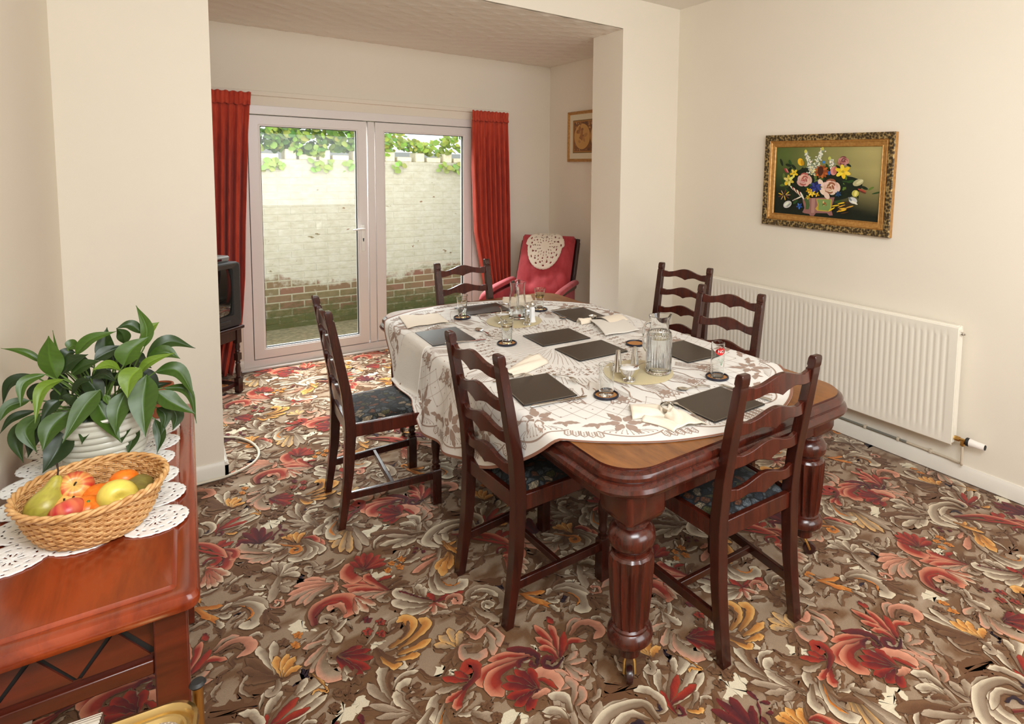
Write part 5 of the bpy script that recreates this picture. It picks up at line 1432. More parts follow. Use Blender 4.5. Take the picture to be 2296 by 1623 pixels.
prof = [(.0, 0), (.0, .030), (.006, .036), (.040, .030), (.044, .026), (.047, .031), (.052, .029), (.056, .024), (.074, .018), (.078, .021), (.082, .016), (.084, .010)]
mi = [('x', 1), ('x', 0), ('x', 0), ('x', 1), ('x', 1), ('x', 1), ('x', 1), ('x', 1), ('x', 1), ('x', 1), ('x', 1)]
pic_frame(pt, pw, ph_, prof, mi).build('frame', ['carved_gilt', 'gilt'], pt, fixn=False)
cvw, cvh = pw - .168, ph_ - .168
cv = MB(); rp = random.Random(11)
def S(x, y):    # photograph crop coordinates of the canvas -> canvas position
    t_ = (y - 272) / (1268 - 272); l = 300 - 36 * t_; r_ = 1716 - 64 * t_; s_ = (x - l) / (r_ - l)
    y0 = 275 - 7 * s_; y1 = 1200 + 137 * s_; tt = (y - y0) / (y1 - y0); return ((s_ - .5) * cvw, (.5 - tt) * cvh)
def bgp(i, j):
    s_, t_ = i / 24, j / 16
    a = Vector(lin(96, 112, 52)).lerp(Vector(lin(172, 160, 104)), min(1, max(0, (s_ - .1) * 1.2))); bcol = Vector(lin(14, 24, 14)); k = min(1, max(0, (t_ - .12 - .25 * s_) / .55)); e = min(1, abs(s_ - .5) * 1.3) * (1 - t_) * .5 * (s_ < .5)
    c_ = a.lerp(bcol, k); c_ = c_.lerp(Vector(lin(30, 56, 22)), e); return tuple(c_ * (1 + .12 * nz(s_ * 3, t_ * 3, 2.2)))
cv.grid(25, 17, lambda i, j: ((i / 24 - .5) * cvw, (.5 - j / 16) * cvh, .0110), 0, None, bgp)
zl = [.0111]
def dab(pts, col, jitr=0): zl[0] += .000012; cv.add([(*S(x, y), zl[0]) for x, y in pts], [tuple(range(len(pts)))], 0, None, tuple(max(0, c_ * (1 + rp.uniform(-jitr, jitr))) for c_ in col), False)
def ell(x, y, rx, ry, rot, col, n=12, jitr=.08): dab([(x + rx * math.cos(a) * math.cos(rot) - ry * math.sin(a) * math.sin(rot), y + rx * math.cos(a) * math.sin(rot) + ry * math.sin(a) * math.cos(rot)) for a in [2 * PI * k / n for k in range(n)]], col, jitr)
gD, gM, gL = lin(18, 36, 16), lin(40, 74, 28), lin(96, 120, 48)
for x, y, rx, ry, ro in ((900, 780, 420, 240, 0), (760, 930, 300, 160, .2), (1150, 860, 330, 170, -.2)): ell(x, y, rx, ry, ro, lin(16, 30, 16), 24)
for k in range(70): ell(rp.gauss(900, 260), rp.gauss(800, 130), rp.uniform(25, 60), rp.uniform(10, 22), rp.uniform(0, PI), (gD, gM, gD, gL)[k % 4])
for x, y, ro in ((505, 490, 1.2), (480, 525, .3), (560, 550, .8), (500, 590, 2.2), (680, 600, 1.9), (1240, 820, .1), (1330, 760, -.3), (1500, 850, .5), (540, 970, 1.9), (590, 1050, 2.4), (1180, 560, .7), (1260, 960, 2.4)): ell(x, y, 46, 20, ro, gM if x % 20 else gD)
# vase
dab([(690, 1000), (1130, 985), (1100, 1090), (1085, 1160), (1105, 1245), (1060, 1250), (1030, 1215), (880, 1212), (850, 1255), (800, 1250), (790, 1225), (720, 1215), (690, 1200), (720, 1140), (700, 1060)], lin(150, 104, 98)); dab([(820, 1000), (870, 1000), (860, 1210), (815, 1210)], lin(176, 132, 120))
dab([(885, 1008), (1092, 1014), (1085, 1140), (1060, 1192), (900, 1180), (870, 1150), (905, 1100)], lin(200, 168, 60)); dab([(895, 1016), (1082, 1020), (1072, 1140), (1050, 1180), (910, 1168), (915, 1090)], lin(126, 152, 88)); dab([(712, 1005), (780, 1010), (795, 1100), (780, 1160), (735, 1158), (740, 1080)], lin(76, 100, 56))
for k in range(10): ell(985 + rp.gauss(0, 26), 1085 + rp.gauss(0, 16), 14, 7, rp.uniform(0, PI), (lin(160, 96, 50), lin(214, 190, 120), lin(70, 90, 40))[k % 3])
def rose(x, y, r, c1, c2, c3):
    for k in range(16): a = k * 2.4; q = r * (1 - k / 20) * .62; ell(x + q * math.cos(a), y + q * math.sin(a), r * .52 * (1 - k / 30), r * .34 * (1 - k / 34), a + 1.4, (c2, c1, c3, c2)[k % 4], 12, .1)
    for k in range(9): a = k * 2.1; q = r * .26; ell(x + q * math.cos(a), y + q * math.sin(a), r * .26, r * .10, a + 1.2, (c3, c1)[k % 2])
    ell(x, y, r * .12, r * .1, 0, c3)
def blossom(x, y, r, n, c1, c2, el=.45):
    for k in range(n): a = 2 * PI * k / n + .4; ell(x + r * .5 * math.cos(a), y + r * .5 * math.sin(a), r * .55, r * el * .6, a, c1 if k % 2 else c2)
    ell(x, y, r * .2, r * .18, 0, tuple(c_ * .5 for c_ in c2))
def spike(p, w, n, c1, c2):
    for k in range(n):
        t_ = k / n; i = min(len(p) - 2, int(t_ * (len(p) - 1))); f_ = t_ * (len(p) - 1) - i; x = p[i][0] + (p[i + 1][0] - p[i][0]) * f_; y = p[i][1] + (p[i + 1][1] - p[i][1]) * f_; ell(x + rp.gauss(0, w * (.35 + .6 * t_)), y + rp.gauss(0, 8), 13, 10, rp.uniform(0, PI), c1 if k % 3 else c2, 7)
wh, wg, yl, yd = lin(236, 234, 214), lin(150, 160, 140), lin(236, 196, 40), lin(196, 148, 20)
spike([(735, 345), (770, 440), (795, 520), (810, 640)], 34, 80, wh, wg); spike([(965, 300), (935, 380), (900, 470), (880, 580)], 38, 90, wh, wg); spike([(1080, 440), (1095, 500), (1105, 580)], 30, 40, wh, wg); spike([(840, 560), (850, 680)], 50, 40, lin(238, 226, 170), wg)
for x, y in ((735, 330), (970, 295), (1065, 430)): ell(x, y, 20, 26, .2, lin(206, 200, 96))
rose(1240, 470, 80, lin(170, 104, 96), lin(196, 136, 126), lin(110, 58, 58)); rose(715, 735, 118, lin(214, 160, 150), lin(226, 186, 170), lin(178, 92, 84)); rose(1075, 840, 138, lin(222, 180, 156), lin(232, 204, 182), lin(150, 92, 60))
for x, y in ((950, 780), (975, 900), (1030, 960)): ell(x, y, 58, 34, 1.1, lin(236, 212, 190))
ell(1120, 610, 44, 62, .1, lin(214, 150, 136)); ell(1140, 600, 28, 55, .2, lin(190, 112, 96))
blossom(960, 620, 95, 12, lin(150, 74, 30), lin(196, 104, 44), .34); ell(945, 610, 40, 70, .1, lin(78, 36, 20))
blossom(1240, 620, 100, 6, yl, lin(246, 214, 70)); blossom(570, 640, 62, 5, lin(238, 214, 90), yl); blossom(495, 740, 78, 6, lin(232, 220, 120), lin(206, 190, 70)); ell(455, 790, 26, 22, 0, yl); ell(665, 480, 42, 56, -.3, yl); ell(690, 490, 24, 44, -.2, yd)
blossom(830, 925, 52, 6, yl, lin(246, 220, 90)); blossom(785, 890, 40, 5, yl, yd); blossom(775, 985, 34, 5, lin(190, 180, 60), yd); blossom(900, 945, 36, 4, yl, yd)
blossom(880, 840, 80, 7, lin(30, 34, 96), lin(54, 66, 140)); blossom(655, 1110, 46, 5, lin(60, 120, 190), lin(30, 70, 140)); ell(990, 485, 22, 20, 0, lin(70, 130, 200)); blossom(1180, 940, 42, 6, lin(24, 50, 90), lin(40, 80, 120)); ell(1062, 640, 22, 30, 0, lin(50, 100, 170))
for k in range(7): ell(560 + k * 22, 860 + k * 17, 62, 13, .75 + k * .06, (wh, lin(140, 44, 40))[k % 2])
for k in range(5): ell(600 + k * 14, 1010 - k * 6, 55, 9, -.45, (wh, lin(120, 44, 44))[k % 2])
ell(480, 1085, 66, 48, -.5, lin(206, 208, 200)); ell(465, 1080, 40, 16, -.6, wh); ell(500, 1095, 44, 12, -.7, lin(150, 156, 150)); ell(1365, 1030, 56, 44, .6, lin(206, 208, 206)); ell(1380, 1060, 50, 14, .6, wh); ell(1330, 1010, 34, 14, .9, lin(120, 128, 128))
ell(1430, 775, 72, 44, -.5, lin(190, 186, 136)); ell(1450, 765, 50, 18, -.6, lin(222, 204, 160)); ell(1395, 930, 44, 50, .2, lin(196, 190, 80)); ell(1400, 930, 18, 40, .2, lin(230, 220, 130))
ell(450, 600, 44, 16, .9, lin(156, 60, 60)); ell(470, 600, 40, 9, 1.0, lin(214, 140, 130)); ell(1475, 885, 56, 14, .4, lin(170, 74, 56)); ell(1480, 905, 50, 9, .5, lin(110, 44, 36))
for k in range(9): ell(430 + 60 * math.cos(k * .7), 950 + 42 * math.sin(k * .7), 36, 7, k * .7, (lin(200, 160, 120), lin(120, 60, 40), yl)[k % 3])
for k in range(14): ell(1230 + rp.gauss(0, 50), 1070 + k * 10 + rp.gauss(0, 12), 52, 10, -.3 + rp.gauss(0, .25), (yl, lin(70, 44, 20), lin(214, 160, 60))[k % 3])
cv.build('canvas', 'painted', pt, True)
# antique map print in the alcove
mw, mh = .76, .49
mp = thing('framed_map', 'gilt framed antique double hemisphere map on the alcove wall, half hidden by the pillar', 'picture'); mp.matrix_world = Matrix.Translation((XA - .001, 4.953 - mw / 2, 1.953)) @ RX
pic_frame(mp, mw, mh, [(0, 0), (0, .016), (.006, .022), (.014, .016), (.018, .019), (.026, .012), (.030, .008)], [('x', 0)] * 6).build('frame', 'gilt', mp)
MB().quad((-mw / 2 + .03, -mh / 2 + .03, .008), (mw / 2 - .03, -mh / 2 + .03, .008), (mw / 2 - .03, mh / 2 - .03, .008), (-mw / 2 + .03, mh / 2 - .03, .008)).build('mount', 'mount_board', mp)
pm = MB(); ax, ay = mw / 2 - .085, mh / 2 - .085; zl = [.0084]
def qd(x, y, rx, ry, col, n=28, rot=0): zl[0] += .00002; pm.add([(x + rx * math.cos(a) * math.cos(rot) - ry * math.sin(a) * math.sin(rot), y + rx * math.cos(a) * math.sin(rot) + ry * math.sin(a) * math.cos(rot), zl[0]) for a in [2 * PI * k / n for k in range(n)]], [tuple(range(n))], 0, None, col, False)
for i, col in ((0, lin(120, 96, 44)), (.010, lin(184, 128, 60)), (.016, lin(150, 92, 46)), (.020, lin(132, 86, 46))):
    zl[0] += .00002; pm.add([(-ax + i, -ay + i, zl[0]), (ax - i, -ay + i, zl[0]), (ax - i, ay - i, zl[0]), (-ax + i, ay - i, zl[0])], [(0, 1, 2, 3)], 0, None, col, False)
for k in range(90): qd(rp.uniform(-ax + .03, ax - .03), rp.choice((-1, 1)) * rp.uniform(ay * .45, ay - .028), rp.uniform(.008, .022), rp.uniform(.005, .010), (lin(166, 112, 60), lin(112, 74, 44), lin(190, 140, 80), lin(96, 72, 54))[k % 4], 9, rp.uniform(0, PI))
for sx in (-1, 1):
    cx = sx * ax * .46; qd(cx, 0, ax * .47, ay * .80, lin(120, 84, 46)); qd(cx, 0, ax * .45, ay * .77, lin(198, 150, 84))
    for k in range(16): qd(cx + rp.gauss(-.01, .028), rp.gauss(.02, .05), rp.uniform(.012, .034), rp.uniform(.010, .022), (lin(160, 106, 54), lin(142, 96, 56), lin(176, 128, 70))[k % 3], 11, rp.uniform(0, PI))
pm.build('print', 'painted', mp, True)
tag(MB().tube(catmull([(.10, 4.25, .003), (.239, 4.066, .003), (.308, 4.004, .003), (.366, 3.893, .003), (.391, 3.755, .003), (.371, 3.641, .003), (.31, 3.564, .003), (.218, 3.520, .003), (.098, 3.512, .003), (-.10, 3.50, .003), (-.25, 3.49, .003)], 8), .0065, 8).build('aerial_cable', 'cable_white'), 'white cable looping over the carpet round the left pillar', 'cable')
# ------------------------------------------------------------------ lace runner on the sideboard
zs = SB + .0006
ru = MB(); RR = .0635; NP = 60
RAD = [0, .05, .10, .17, .24, .34, .42, .52, .62, .68, .74, .84, .93, 1.0]
def rosette(cx, cy, rot):
    vs = []
    for j, k in enumerate(RAD):
        for i in range(NP):
            a = 2 * PI * i / NP + rot; r = RR * k * (1 + (.045 * abs(math.sin(a * 12)) if j == len(RAD) - 1 else 0)); vs.append((cx + r * math.cos(a), cy + r * math.sin(a), zs + .0012 + .0006 * math.sin(a * 5 + cx * 90)))
    fs = []
    for j in range(len(RAD) - 1):
        for i in range(NP):
            if j in (3, 4) and i % 5 < 2: continue
            if j == 8 and i % 4 < 2: continue
            if j == 5 and i % 10 == 7: continue
            if j == 11 and i % 6 == 2: continue
            fs.append((j * NP + i, j * NP + (i + 1) % NP, (j + 1) * NP + (i + 1) % NP, (j + 1) * NP + i))
    ru.add(vs, fs)
for k in range(8):
    for c_ in range(3):
        x = -.283 + c_ * .116 + .010 * math.sin(k * 1.7); y = 1.698 + k * .118 + (-.012 if c_ != 1 else .0) * (k == 0); rosette(x + (.012 if (c_ == 2 and k == 0) else 0), y, k * .3 + c_)
for k in range(7):
    for c_ in range(2):
        x = -.225 + c_ * .116; y = 1.757 + k * .118; ru.lathe([(.004, 0), (.020, 0)], 8, 0, TR(x, y, zs + .001), cap=False)
o = ru.build('lace_runner', 'crochet', sharp=180, solid=.0018); tag(o, 'white crocheted lace runner with scalloped edge on the cherry sideboard', 'lace runner')

# ------------------------------------------------------------------ wicker basket
BX, BY, BA, BB, BR, BZ = -.152, 1.738, .146, .130, -1.047, SB + .003
bs = thing('wicker_basket', 'low oval wicker basket of fruit on the lace runner', 'basket', (BX, BY, BZ))
BH = .100
def bpos(a, h, off=0.0):
    k = .64 + .36 * min(1, (h / BH)) ** .55 + off; ra, rb = BA * k, BB * k
    x, y = ra * math.cos(a), rb * math.sin(a); c_, s_ = math.cos(BR), math.sin(BR); X, Y = x * c_ - y * s_, x * s_ + y * c_
    return Vector((X, Y, h + .05 * h * (X / BA)))
NSK = 44
wv_ = MB()
for row in range(13):
    for ph in (0, 1):
        h = .004 + row * .0071 + ph * .0034
        wv_.tube([bpos(2 * PI * i / (NSK * 4), h + .0008 * math.sin(i * 1.7 + row), .020 * math.cos(PI * i / 4 + PI * ((row + ph) % 2))) for i in range(NSK * 4)], .0024, 5, 0, closed=True)
wv_.build('woven_sides', 'wicker', bs, sharp=180)
sk = MB()
for i in range(NSK):
    a = 2 * PI * i / NSK; sk.tube([bpos(a, .0), bpos(a, .03), bpos(a, .06), bpos(a, .098)], .0024, 6)
sk.build('stakes', 'wicker_dark', bs)
rm = MB()
for q in range(3):
    rm.tube([bpos(2 * PI * i / 180, BH - .002 + .0055 * math.sin(i * .42 + q * 2 * PI / 3), .030 * math.cos(i * .42 + q * 2 * PI / 3) + .02) for i in range(180)], .0042, 6, 0, closed=True)
rm.build('braided_rim', 'wicker', bs, sharp=180)
bt = MB(); bt.add([bpos(2 * PI * i / 60, .001)[:] for i in range(60)], [tuple(range(60))], smooth=False); bt.build('base', 'wicker_dark', bs, solid=.003)

# ------------------------------------------------------------------ fruit
def fruit(kind, label, loc, r, cf, prof=None, rot=(0, 0, 0), stem=None, grp=None, sc=(1, 1, 1)):
    o = thing(kind, label, 'fruit', loc, 0, grp); o.rotation_euler = rot
    b = MB(); NU, NV = 40, 28
    def fn(i, j):
        t = j / (NV - 1); a = 2 * PI * i / NU; rr, z = prof(t, a); return (rr * math.cos(a) * r * sc[0], rr * math.sin(a) * r * sc[1], z * r * sc[2])
    b.grid(NU, NV, fn, 0, None, lambda i, j: cf(j / (NV - 1), 2 * PI * i / NU), True); b.build('flesh', 'fruit_skin', o, True, sharp=180)
    if stem: MB().tube(stem, [.0022] + [.0016] * (len(stem) - 2) + [.0022], 6).build('stem', 'soil', o)
    return o
def apple_p(t, a):
    ph = PI * t; rr = math.sin(ph) ** .92; z = -math.cos(ph) * .88 ; dip = math.exp(-(rr / .28) ** 2); z += (-.30 if t > .5 else .20) * dip; return rr * (1 + .06 * math.cos(ph) * -1), z
def orange_p(t, a): ph = PI * t; rr = math.sin(ph); dip = math.exp(-(rr / .2) ** 2); return rr, -math.cos(ph) * .80 - (.08 if t > .5 else -.05) * dip
def pear_p(t, a):
    K = [(0, -.86), (.45, -.94), (.78, -.74), (.97, -.35), (1.0, -.02), (.90, .36), (.68, .72), (.46, 1.06), (.36, 1.38), (.27, 1.62), (.14, 1.74), (0, 1.72)]
    f_ = t * (len(K) - 1); i = min(len(K) - 2, int(f_)); g = f_ - i; g = g * g * (3 - 2 * g) * .4 + g * .6; return K[i][0] + (K[i + 1][0] - K[i][0]) * g, K[i][1] + (K[i + 1][1] - K[i][1]) * g
V_ = lambda c_: Vector(lin(*c_))
def streak(base, red, yel, amt):
    def cf(t, a):
        s_ = nz(math.cos(a) * 3.2, math.sin(a) * 3.2, 1.6, t * .8) * 1.2 + nz(a * 9, t * 1.2, 1.3, 5) * .6 + amt; c_ = V_(base).lerp(V_(red), max(0, min(1, s_ + .45))); k = math.exp(-((1 - t) / .13) ** 2); return tuple(c_.lerp(V_(yel), k * .8))
    return cf
def mottle(c1, c2, c3):
    def cf(t, a): n_ = nz(math.cos(a) * 2, math.sin(a) * 2, 1.5, t * 4); n2 = nz(math.cos(a) * 9, math.sin(a) * 9, 1.5, t * 18); return tuple(V_(c1).lerp(V_(c2), max(0, min(1, .5 + n_))).lerp(V_(c3), max(0, min(1, n2 * .9))))
    return cf
rda = streak((232, 176, 92), (196, 44, 38), (226, 196, 110), .12); ylw = mottle((238, 214, 96), (226, 206, 92), (206, 186, 90)); orc = mottle((238, 128, 22), (230, 108, 14), (246, 150, 50)); prc = mottle((158, 150, 56), (186, 176, 74), (132, 112, 56))
stem_a = [(0, 0, .018), (.001, .001, .026), (.003, .002, .034)]
BZf = SB + .012
fruit('pear', 'large green pear leaning against the left end of the basket', (-.232, 1.748, BZf + .060), .037, prc, pear_p, (D_(-20), D_(20), 0), [(0, 0, .060), (-.003, .004, .074), (-.010, .010, .088)], 'pears in the basket')
fruit('pear', 'brownish green pear at the right end of the basket', (-.070, 1.752, BZf + .050), .031, mottle((140, 128, 60), (122, 106, 56), (156, 150, 70)), pear_p, (D_(42), D_(-38), 0), [(0, 0, .050), (-.002, .003, .062), (-.006, .008, .072)], 'pears in the basket')
fruit('apple', 'red streaked apple with its stem dimple facing the camera', (-.186, 1.772, BZf + .076), .037, rda, apple_p, (D_(48), D_(8), 0), stem_a, 'apples in the basket')
fruit('apple', 'yellow and red apple mostly hidden behind the large pear', (-.196, 1.735, BZf + .048), .033, streak((238, 184, 92), (214, 92, 54), (232, 196, 110), -.3), apple_p, (D_(20), D_(20), 0), stem_a, 'apples in the basket')
fruit('apple', 'pinkish red apple at the front left below the basket rim', (-.190, 1.694, BZf + .056), .034, streak((224, 120, 80), (200, 46, 52), (226, 180, 100), .25), apple_p, (D_(-30), D_(-20), 0), stem_a, 'apples in the basket')
fruit('apple', 'pale yellow apple at the front right of the basket', (-.105, 1.694, BZf + .066), .038, ylw, apple_p, (D_(70), D_(50), 0), None, 'apples in the basket', (1.08, .95, 1))
for (x, y, z, r, lab) in ((-.158, 1.700, .054, .030, 'orange mandarin at the front, right of the pinkish red apple'), (-.140, 1.742, .056, .032, 'orange mandarin with a small green calyx in the middle of the basket'), (-.134, 1.692, .048, .029, 'orange mandarin low at the front, left of the yellow apple'), (-.096, 1.772, .070, .029, 'orange mandarin on top, beside the brownish pear'), (-.116, 1.756, .056, .028, 'orange mandarin behind the yellow apple, left of the top mandarin')):
    o = fruit('mandarin', lab, (x, y, BZf + z), r, orc, orange_p, (D_(25), D_(10), x * 40), None, 'mandarins in the basket'); MB().lathe([(0, .001), (.004, 0), (.002, .0015), (0, .002)], 6, 0, TR(0, 0, r * .73), cap=False).build('calyx', 'leaf_stem', o)

# ------------------------------------------------------------------ peace lily
PX, PY = -.152, 2.13
pl = thing('peace_lily', 'bushy peace lily with drooping glossy leaves in a ribbed pale pot on the sideboard', 'plant', (PX, PY, SB + .0035))
pr_ = [(0, 0), (.080, 0), (.084, .004)]
for k in range(7): z = .012 + k * .018; r = .088 + .022 * min(1, z / .10); pr_ += [(r - .0022, z), (r + .0015, z + .006), (r + .0015, z + .011), (r - .0022, z + .0165)]
pr_ += [(.113, .138), (.117, .145), (.115, .150), (.106, .149), (.104, .130)]
MB().lathe(pr_, 64, cap=False).build('pot', 'pot_glaze', pl, sharp=50)
MB().lathe([(0, .136), (.05, .138), (.105, .132)], 32, cap=False).build('soil', 'soil', pl)
lf = MB(); stx = MB(); rl = random.Random(21)
def leaf(base, mid, tip, w, col, twist=0.0, wav=.06, roll=.25):
    P = catmull([base, mid, tip], 9); n = len(P); vs, cs_, fs = [], [], []
    d0 = (Vector(tip) - Vector(base)); side0 = d0.cross(Vector((0, 0, 1))).normalized() * .35 if d0.cross(Vector((0, 0, 1))).length > 1e-3 else Vector((.2, 0, 0))
    s1 = d0.cross(Vector((-.05, .86, -.50))).normalized(); side0 = side0 + s1 * (1 if side0.dot(s1) >= 0 else -1)
    if side0.length < 1e-3: side0 = Vector((1, 0, 0))
    side0.normalize(); ph = rl.uniform(0, 6)
    for i, p in enumerate(P):
        t = i / (n - 1); tg = (P[min(i + 1, n - 1)] - P[max(i - 1, 0)]).normalized(); sd_ = side0 - tg * side0.dot(tg)
        sd_.normalize(); up = sd_.cross(tg); a = twist * (.3 + .7 * t); sd_, up = sd_ * math.cos(a) + up * math.sin(a), up * math.cos(a) - sd_ * math.sin(a)
        hw = w * .5 * (math.sin(PI * t ** .74) ** 1.15); hw = max(hw, .0006)
        for u in (-1, -.55, -.12, 0, .12, .55, 1):
            q = p + sd_ * hw * u + up * (abs(u) * hw * roll + wav * hw * math.sin(t * 11 + ph + (2 if u > 0 else 0)) * abs(u) - (.0 if u else .0010))
            vs.append(q); k_ = 1 + .10 * math.sin(t * 42 + abs(u) * 7) * (abs(u) > .1); mid_ = 1.35 if abs(u) < .05 else 1
            cs_.append(tuple(c_ * k_ * mid_ for c_ in col))
    for i in range(n - 1):
        for k in range(6): fs.append((i * 7 + k, i * 7 + k + 1, (i + 1) * 7 + k + 1, (i + 1) * 7 + k))
    lf.add(vs, fs, 0, None, cs_)
GR = (lin(42, 64, 20), lin(56, 82, 23), lin(34, 52, 20), lin(76, 106, 28), lin(64, 92, 24), lin(100, 126, 36), lin(46, 70, 24))
LV=[(-0.09,-0.03,0.259,-0.101,-0.034,0.32,-0.1,-0.04,0.38,0.052,4),
(-0.12,0,0.3,-0.154,0.008,0.332,-0.2,0.02,0.348,0.021,4),
(-0.142,0,0.272,-0.184,0,0.256,-0.2,0,0.203,0.03,2),
(-0.11,-0.04,0.278,-0.15,-0.056,0.266,-0.155,-0.08,0.214,0.029,4),
(-0.075,-0.05,0.26,-0.113,-0.078,0.248,-0.125,-0.12,0.177,0.034,5),
(-0.146,-0.02,0.208,-0.184,-0.028,0.203,-0.201,-0.04,0.172,0.032,1),
(-0.137,-0.02,0.178,-0.179,-0.024,0.169,-0.204,-0.03,0.136,0.024,2),
(-0.157,-0.03,0.163,-0.173,-0.038,0.117,-0.161,-0.05,0.054,0.035,0),
(-0.124,-0.05,0.177,-0.151,-0.062,0.143,-0.13,-0.08,0.085,0.041,1),
(-0.066,-0.08,0.179,-0.097,-0.1,0.149,-0.113,-0.13,0.104,0.058,1),
(-0.071,-0.07,0.131,-0.091,-0.09,0.081,-0.117,-0.12,0.043,0.061,2),
(-0.001,-0.08,0.224,-0.034,-0.108,0.189,-0.073,-0.15,0.122,0.051,1),
(-0.019,-0.07,0.158,-0.031,-0.09,0.128,-0.039,-0.12,0.098,0.036,0),
(-0.008,-0.08,0.197,0.009,-0.104,0.152,0.041,-0.14,0.09,0.056,1),
(0.054,-0.08,0.21,0.037,-0.104,0.165,0.031,-0.14,0.113,0.053,1),
(0.058,-0.06,0.154,0.05,-0.08,0.109,0.041,-0.11,0.076,0.037,0),
(0.065,-0.06,0.107,0.062,-0.076,0.069,0.052,-0.1,0.036,0.035,0),
(0.101,-0.09,0.248,0.092,-0.118,0.181,0.094,-0.16,0.098,0.068,1),
(0.088,-0.08,0.268,0.065,-0.1,0.249,0.059,-0.13,0.204,0.056,5),
(0.044,-0.06,0.265,0.019,-0.076,0.289,-0.012,-0.1,0.287,0.031,5),
(0.114,-0.05,0.104,0.125,-0.066,0.057,0.116,-0.09,0.017,0.03,0),
(0.12,-0.06,0.189,0.154,-0.072,0.151,0.209,-0.09,0.11,0.052,1),
(0.119,-0.03,0.236,0.172,-0.038,0.231,0.21,-0.05,0.147,0.047,1),
(0.136,-0.02,0.182,0.193,-0.028,0.16,0.212,-0.04,0.063,0.031,1),
(0.152,-0.02,0.125,0.165,-0.028,0.09,0.154,-0.04,0.056,0.037,0),
(0.12,-0.04,0.133,0.138,-0.052,0.108,0.127,-0.07,0.061,0.033,0),
(0.1,0.01,0.265,0.151,0.018,0.308,0.219,0.03,0.274,0.045,0),
(0.1,-0.02,0.267,0.142,-0.024,0.289,0.179,-0.03,0.265,0.043,1),
(0.081,-0.05,0.243,0.111,-0.054,0.275,0.169,-0.06,0.293,0.033,5),
(0.05,-0.05,0.273,0.068,-0.042,0.312,0.108,-0.03,0.342,0.063,4),
(0.096,0.02,0.301,0.103,0.024,0.358,0.081,0.03,0.425,0.033,4),
(0.09,0.03,0.337,0.11,0.038,0.351,0.133,0.05,0.364,0.034,5),
(0.093,0.02,0.342,0.065,0.02,0.371,0.035,0.02,0.366,0.033,0),
(0.054,0.01,0.32,0.049,0.006,0.349,0.036,0,0.371,0.033,0),
(0.01,0.03,0.27,0.007,0.038,0.318,0.013,0.05,0.366,0.045,0),
(-0.053,0,0.308,-0.021,0,0.347,0.036,0,0.362,0.036,4),
(-0.013,-0.02,0.294,0.016,-0.012,0.308,0.05,0,0.32,0.039,2),
(-0.084,-0.02,0.267,-0.06,-0.024,0.298,-0.024,-0.03,0.314,0.04,2),
(-0.06,-0.03,0.265,-0.034,-0.034,0.284,0.002,-0.04,0.294,0.04,0),
(-0.073,0.04,0.319,-0.061,0.048,0.326,-0.047,0.06,0.315,0.036,4),
(-0.086,0,0.285,-0.09,0,0.32,-0.096,0,0.385,0.01,4),
(-0.061,-0.05,0.211,-0.042,-0.062,0.248,-0.017,-0.08,0.254,0.025,2),
(-0.02,-0.04,0.248,0.007,-0.048,0.257,0.034,-0.06,0.234,0.029,2),
(-0.07,-0.05,0.192,-0.061,-0.05,0.202,-0.048,-0.05,0.211,0.042,2),
(-0.087,-0.04,0.202,-0.103,-0.048,0.188,-0.123,-0.06,0.155,0.036,2),
(-0.114,-0.03,0.167,-0.137,-0.038,0.122,-0.152,-0.05,0.065,0.044,2),
(0.01,-0.09,0.211,0.014,-0.094,0.199,0.016,-0.1,0.186,0.017,4),
(-0.086,0.03,0.294,-0.071,0.034,0.308,-0.056,0.04,0.307,0.038,2),
(0.027,0.04,0.24,0.023,0.048,0.275,0.019,0.06,0.31,0.042,2),
(0.111,0,0.153,0.119,0.008,0.18,0.156,0.02,0.182,0.025,2),
(-0.051,-0.02,0.207,-0.026,-0.024,0.221,-0.002,-0.03,0.224,0.049,2),
(0.02,-0.02,0.216,0.036,-0.02,0.231,0.048,-0.02,0.238,0.047,2),
(-0.035,-0.03,0.254,-0.015,-0.034,0.216,0.006,-0.04,0.172,0.049,2),
(-0.082,0,0.225,-0.091,-0.004,0.199,-0.1,-0.01,0.16,0.042,2),
(0.04,-0.02,0.2,0.062,-0.024,0.172,0.076,-0.03,0.115,0.051,2),
(0.076,0,0.248,0.103,0,0.199,0.12,0,0.132,0.049,2),
(-0.109,0.03,0.257,-0.093,0.026,0.231,-0.072,0.02,0.199,0.046,2),
(-0.018,0.03,0.257,-0.001,0.026,0.225,0.017,0.02,0.192,0.051,2),
(0.064,0.04,0.283,0.082,0.044,0.253,0.11,0.05,0.227,0.047,2),
(-0.122,0.03,0.236,-0.141,0.026,0.213,-0.148,0.02,0.187,0.039,2),
(-0.063,0.05,0.278,-0.047,0.05,0.239,-0.03,0.05,0.211,0.048,2),
(0.033,0.05,0.279,0.05,0.054,0.244,0.073,0.06,0.212,0.05,2),
(-0.089,0.08,0.251,-0.053,0.088,0.266,-0.023,0.1,0.238,0.04,2),
(0.001,0.09,0.23,0.049,0.102,0.25,0.091,0.12,0.204,0.042,2)]
for L_ in LV:
    b0, md, t0 = Vector(L_[0:3]), Vector(L_[3:6]), Vector(L_[6:9])
    leaf(b0, md, t0, L_[9] * 1.0, GR[L_[10] % len(GR)], rl.uniform(-.35, .35))
    c0 = Vector((b0.x * .2 + rl.uniform(-.02, .02), b0.y * .2 + rl.uniform(-.02, .02), .135)); stx.tube(catmull([c0, c0.lerp(b0, .55) + Vector((0, 0, .015)), b0], 5), .0020, 5)
lf.build('foliage', 'leafy', pl, True, sharp=180); stx.build('stalks', 'leaf_stem', pl)
tb_ = thing('terracotta_bowl', 'terracotta bowl half hidden behind the peace lily at the far end of the sideboard', 'bowl', (-.035, 2.405, SB + .004))
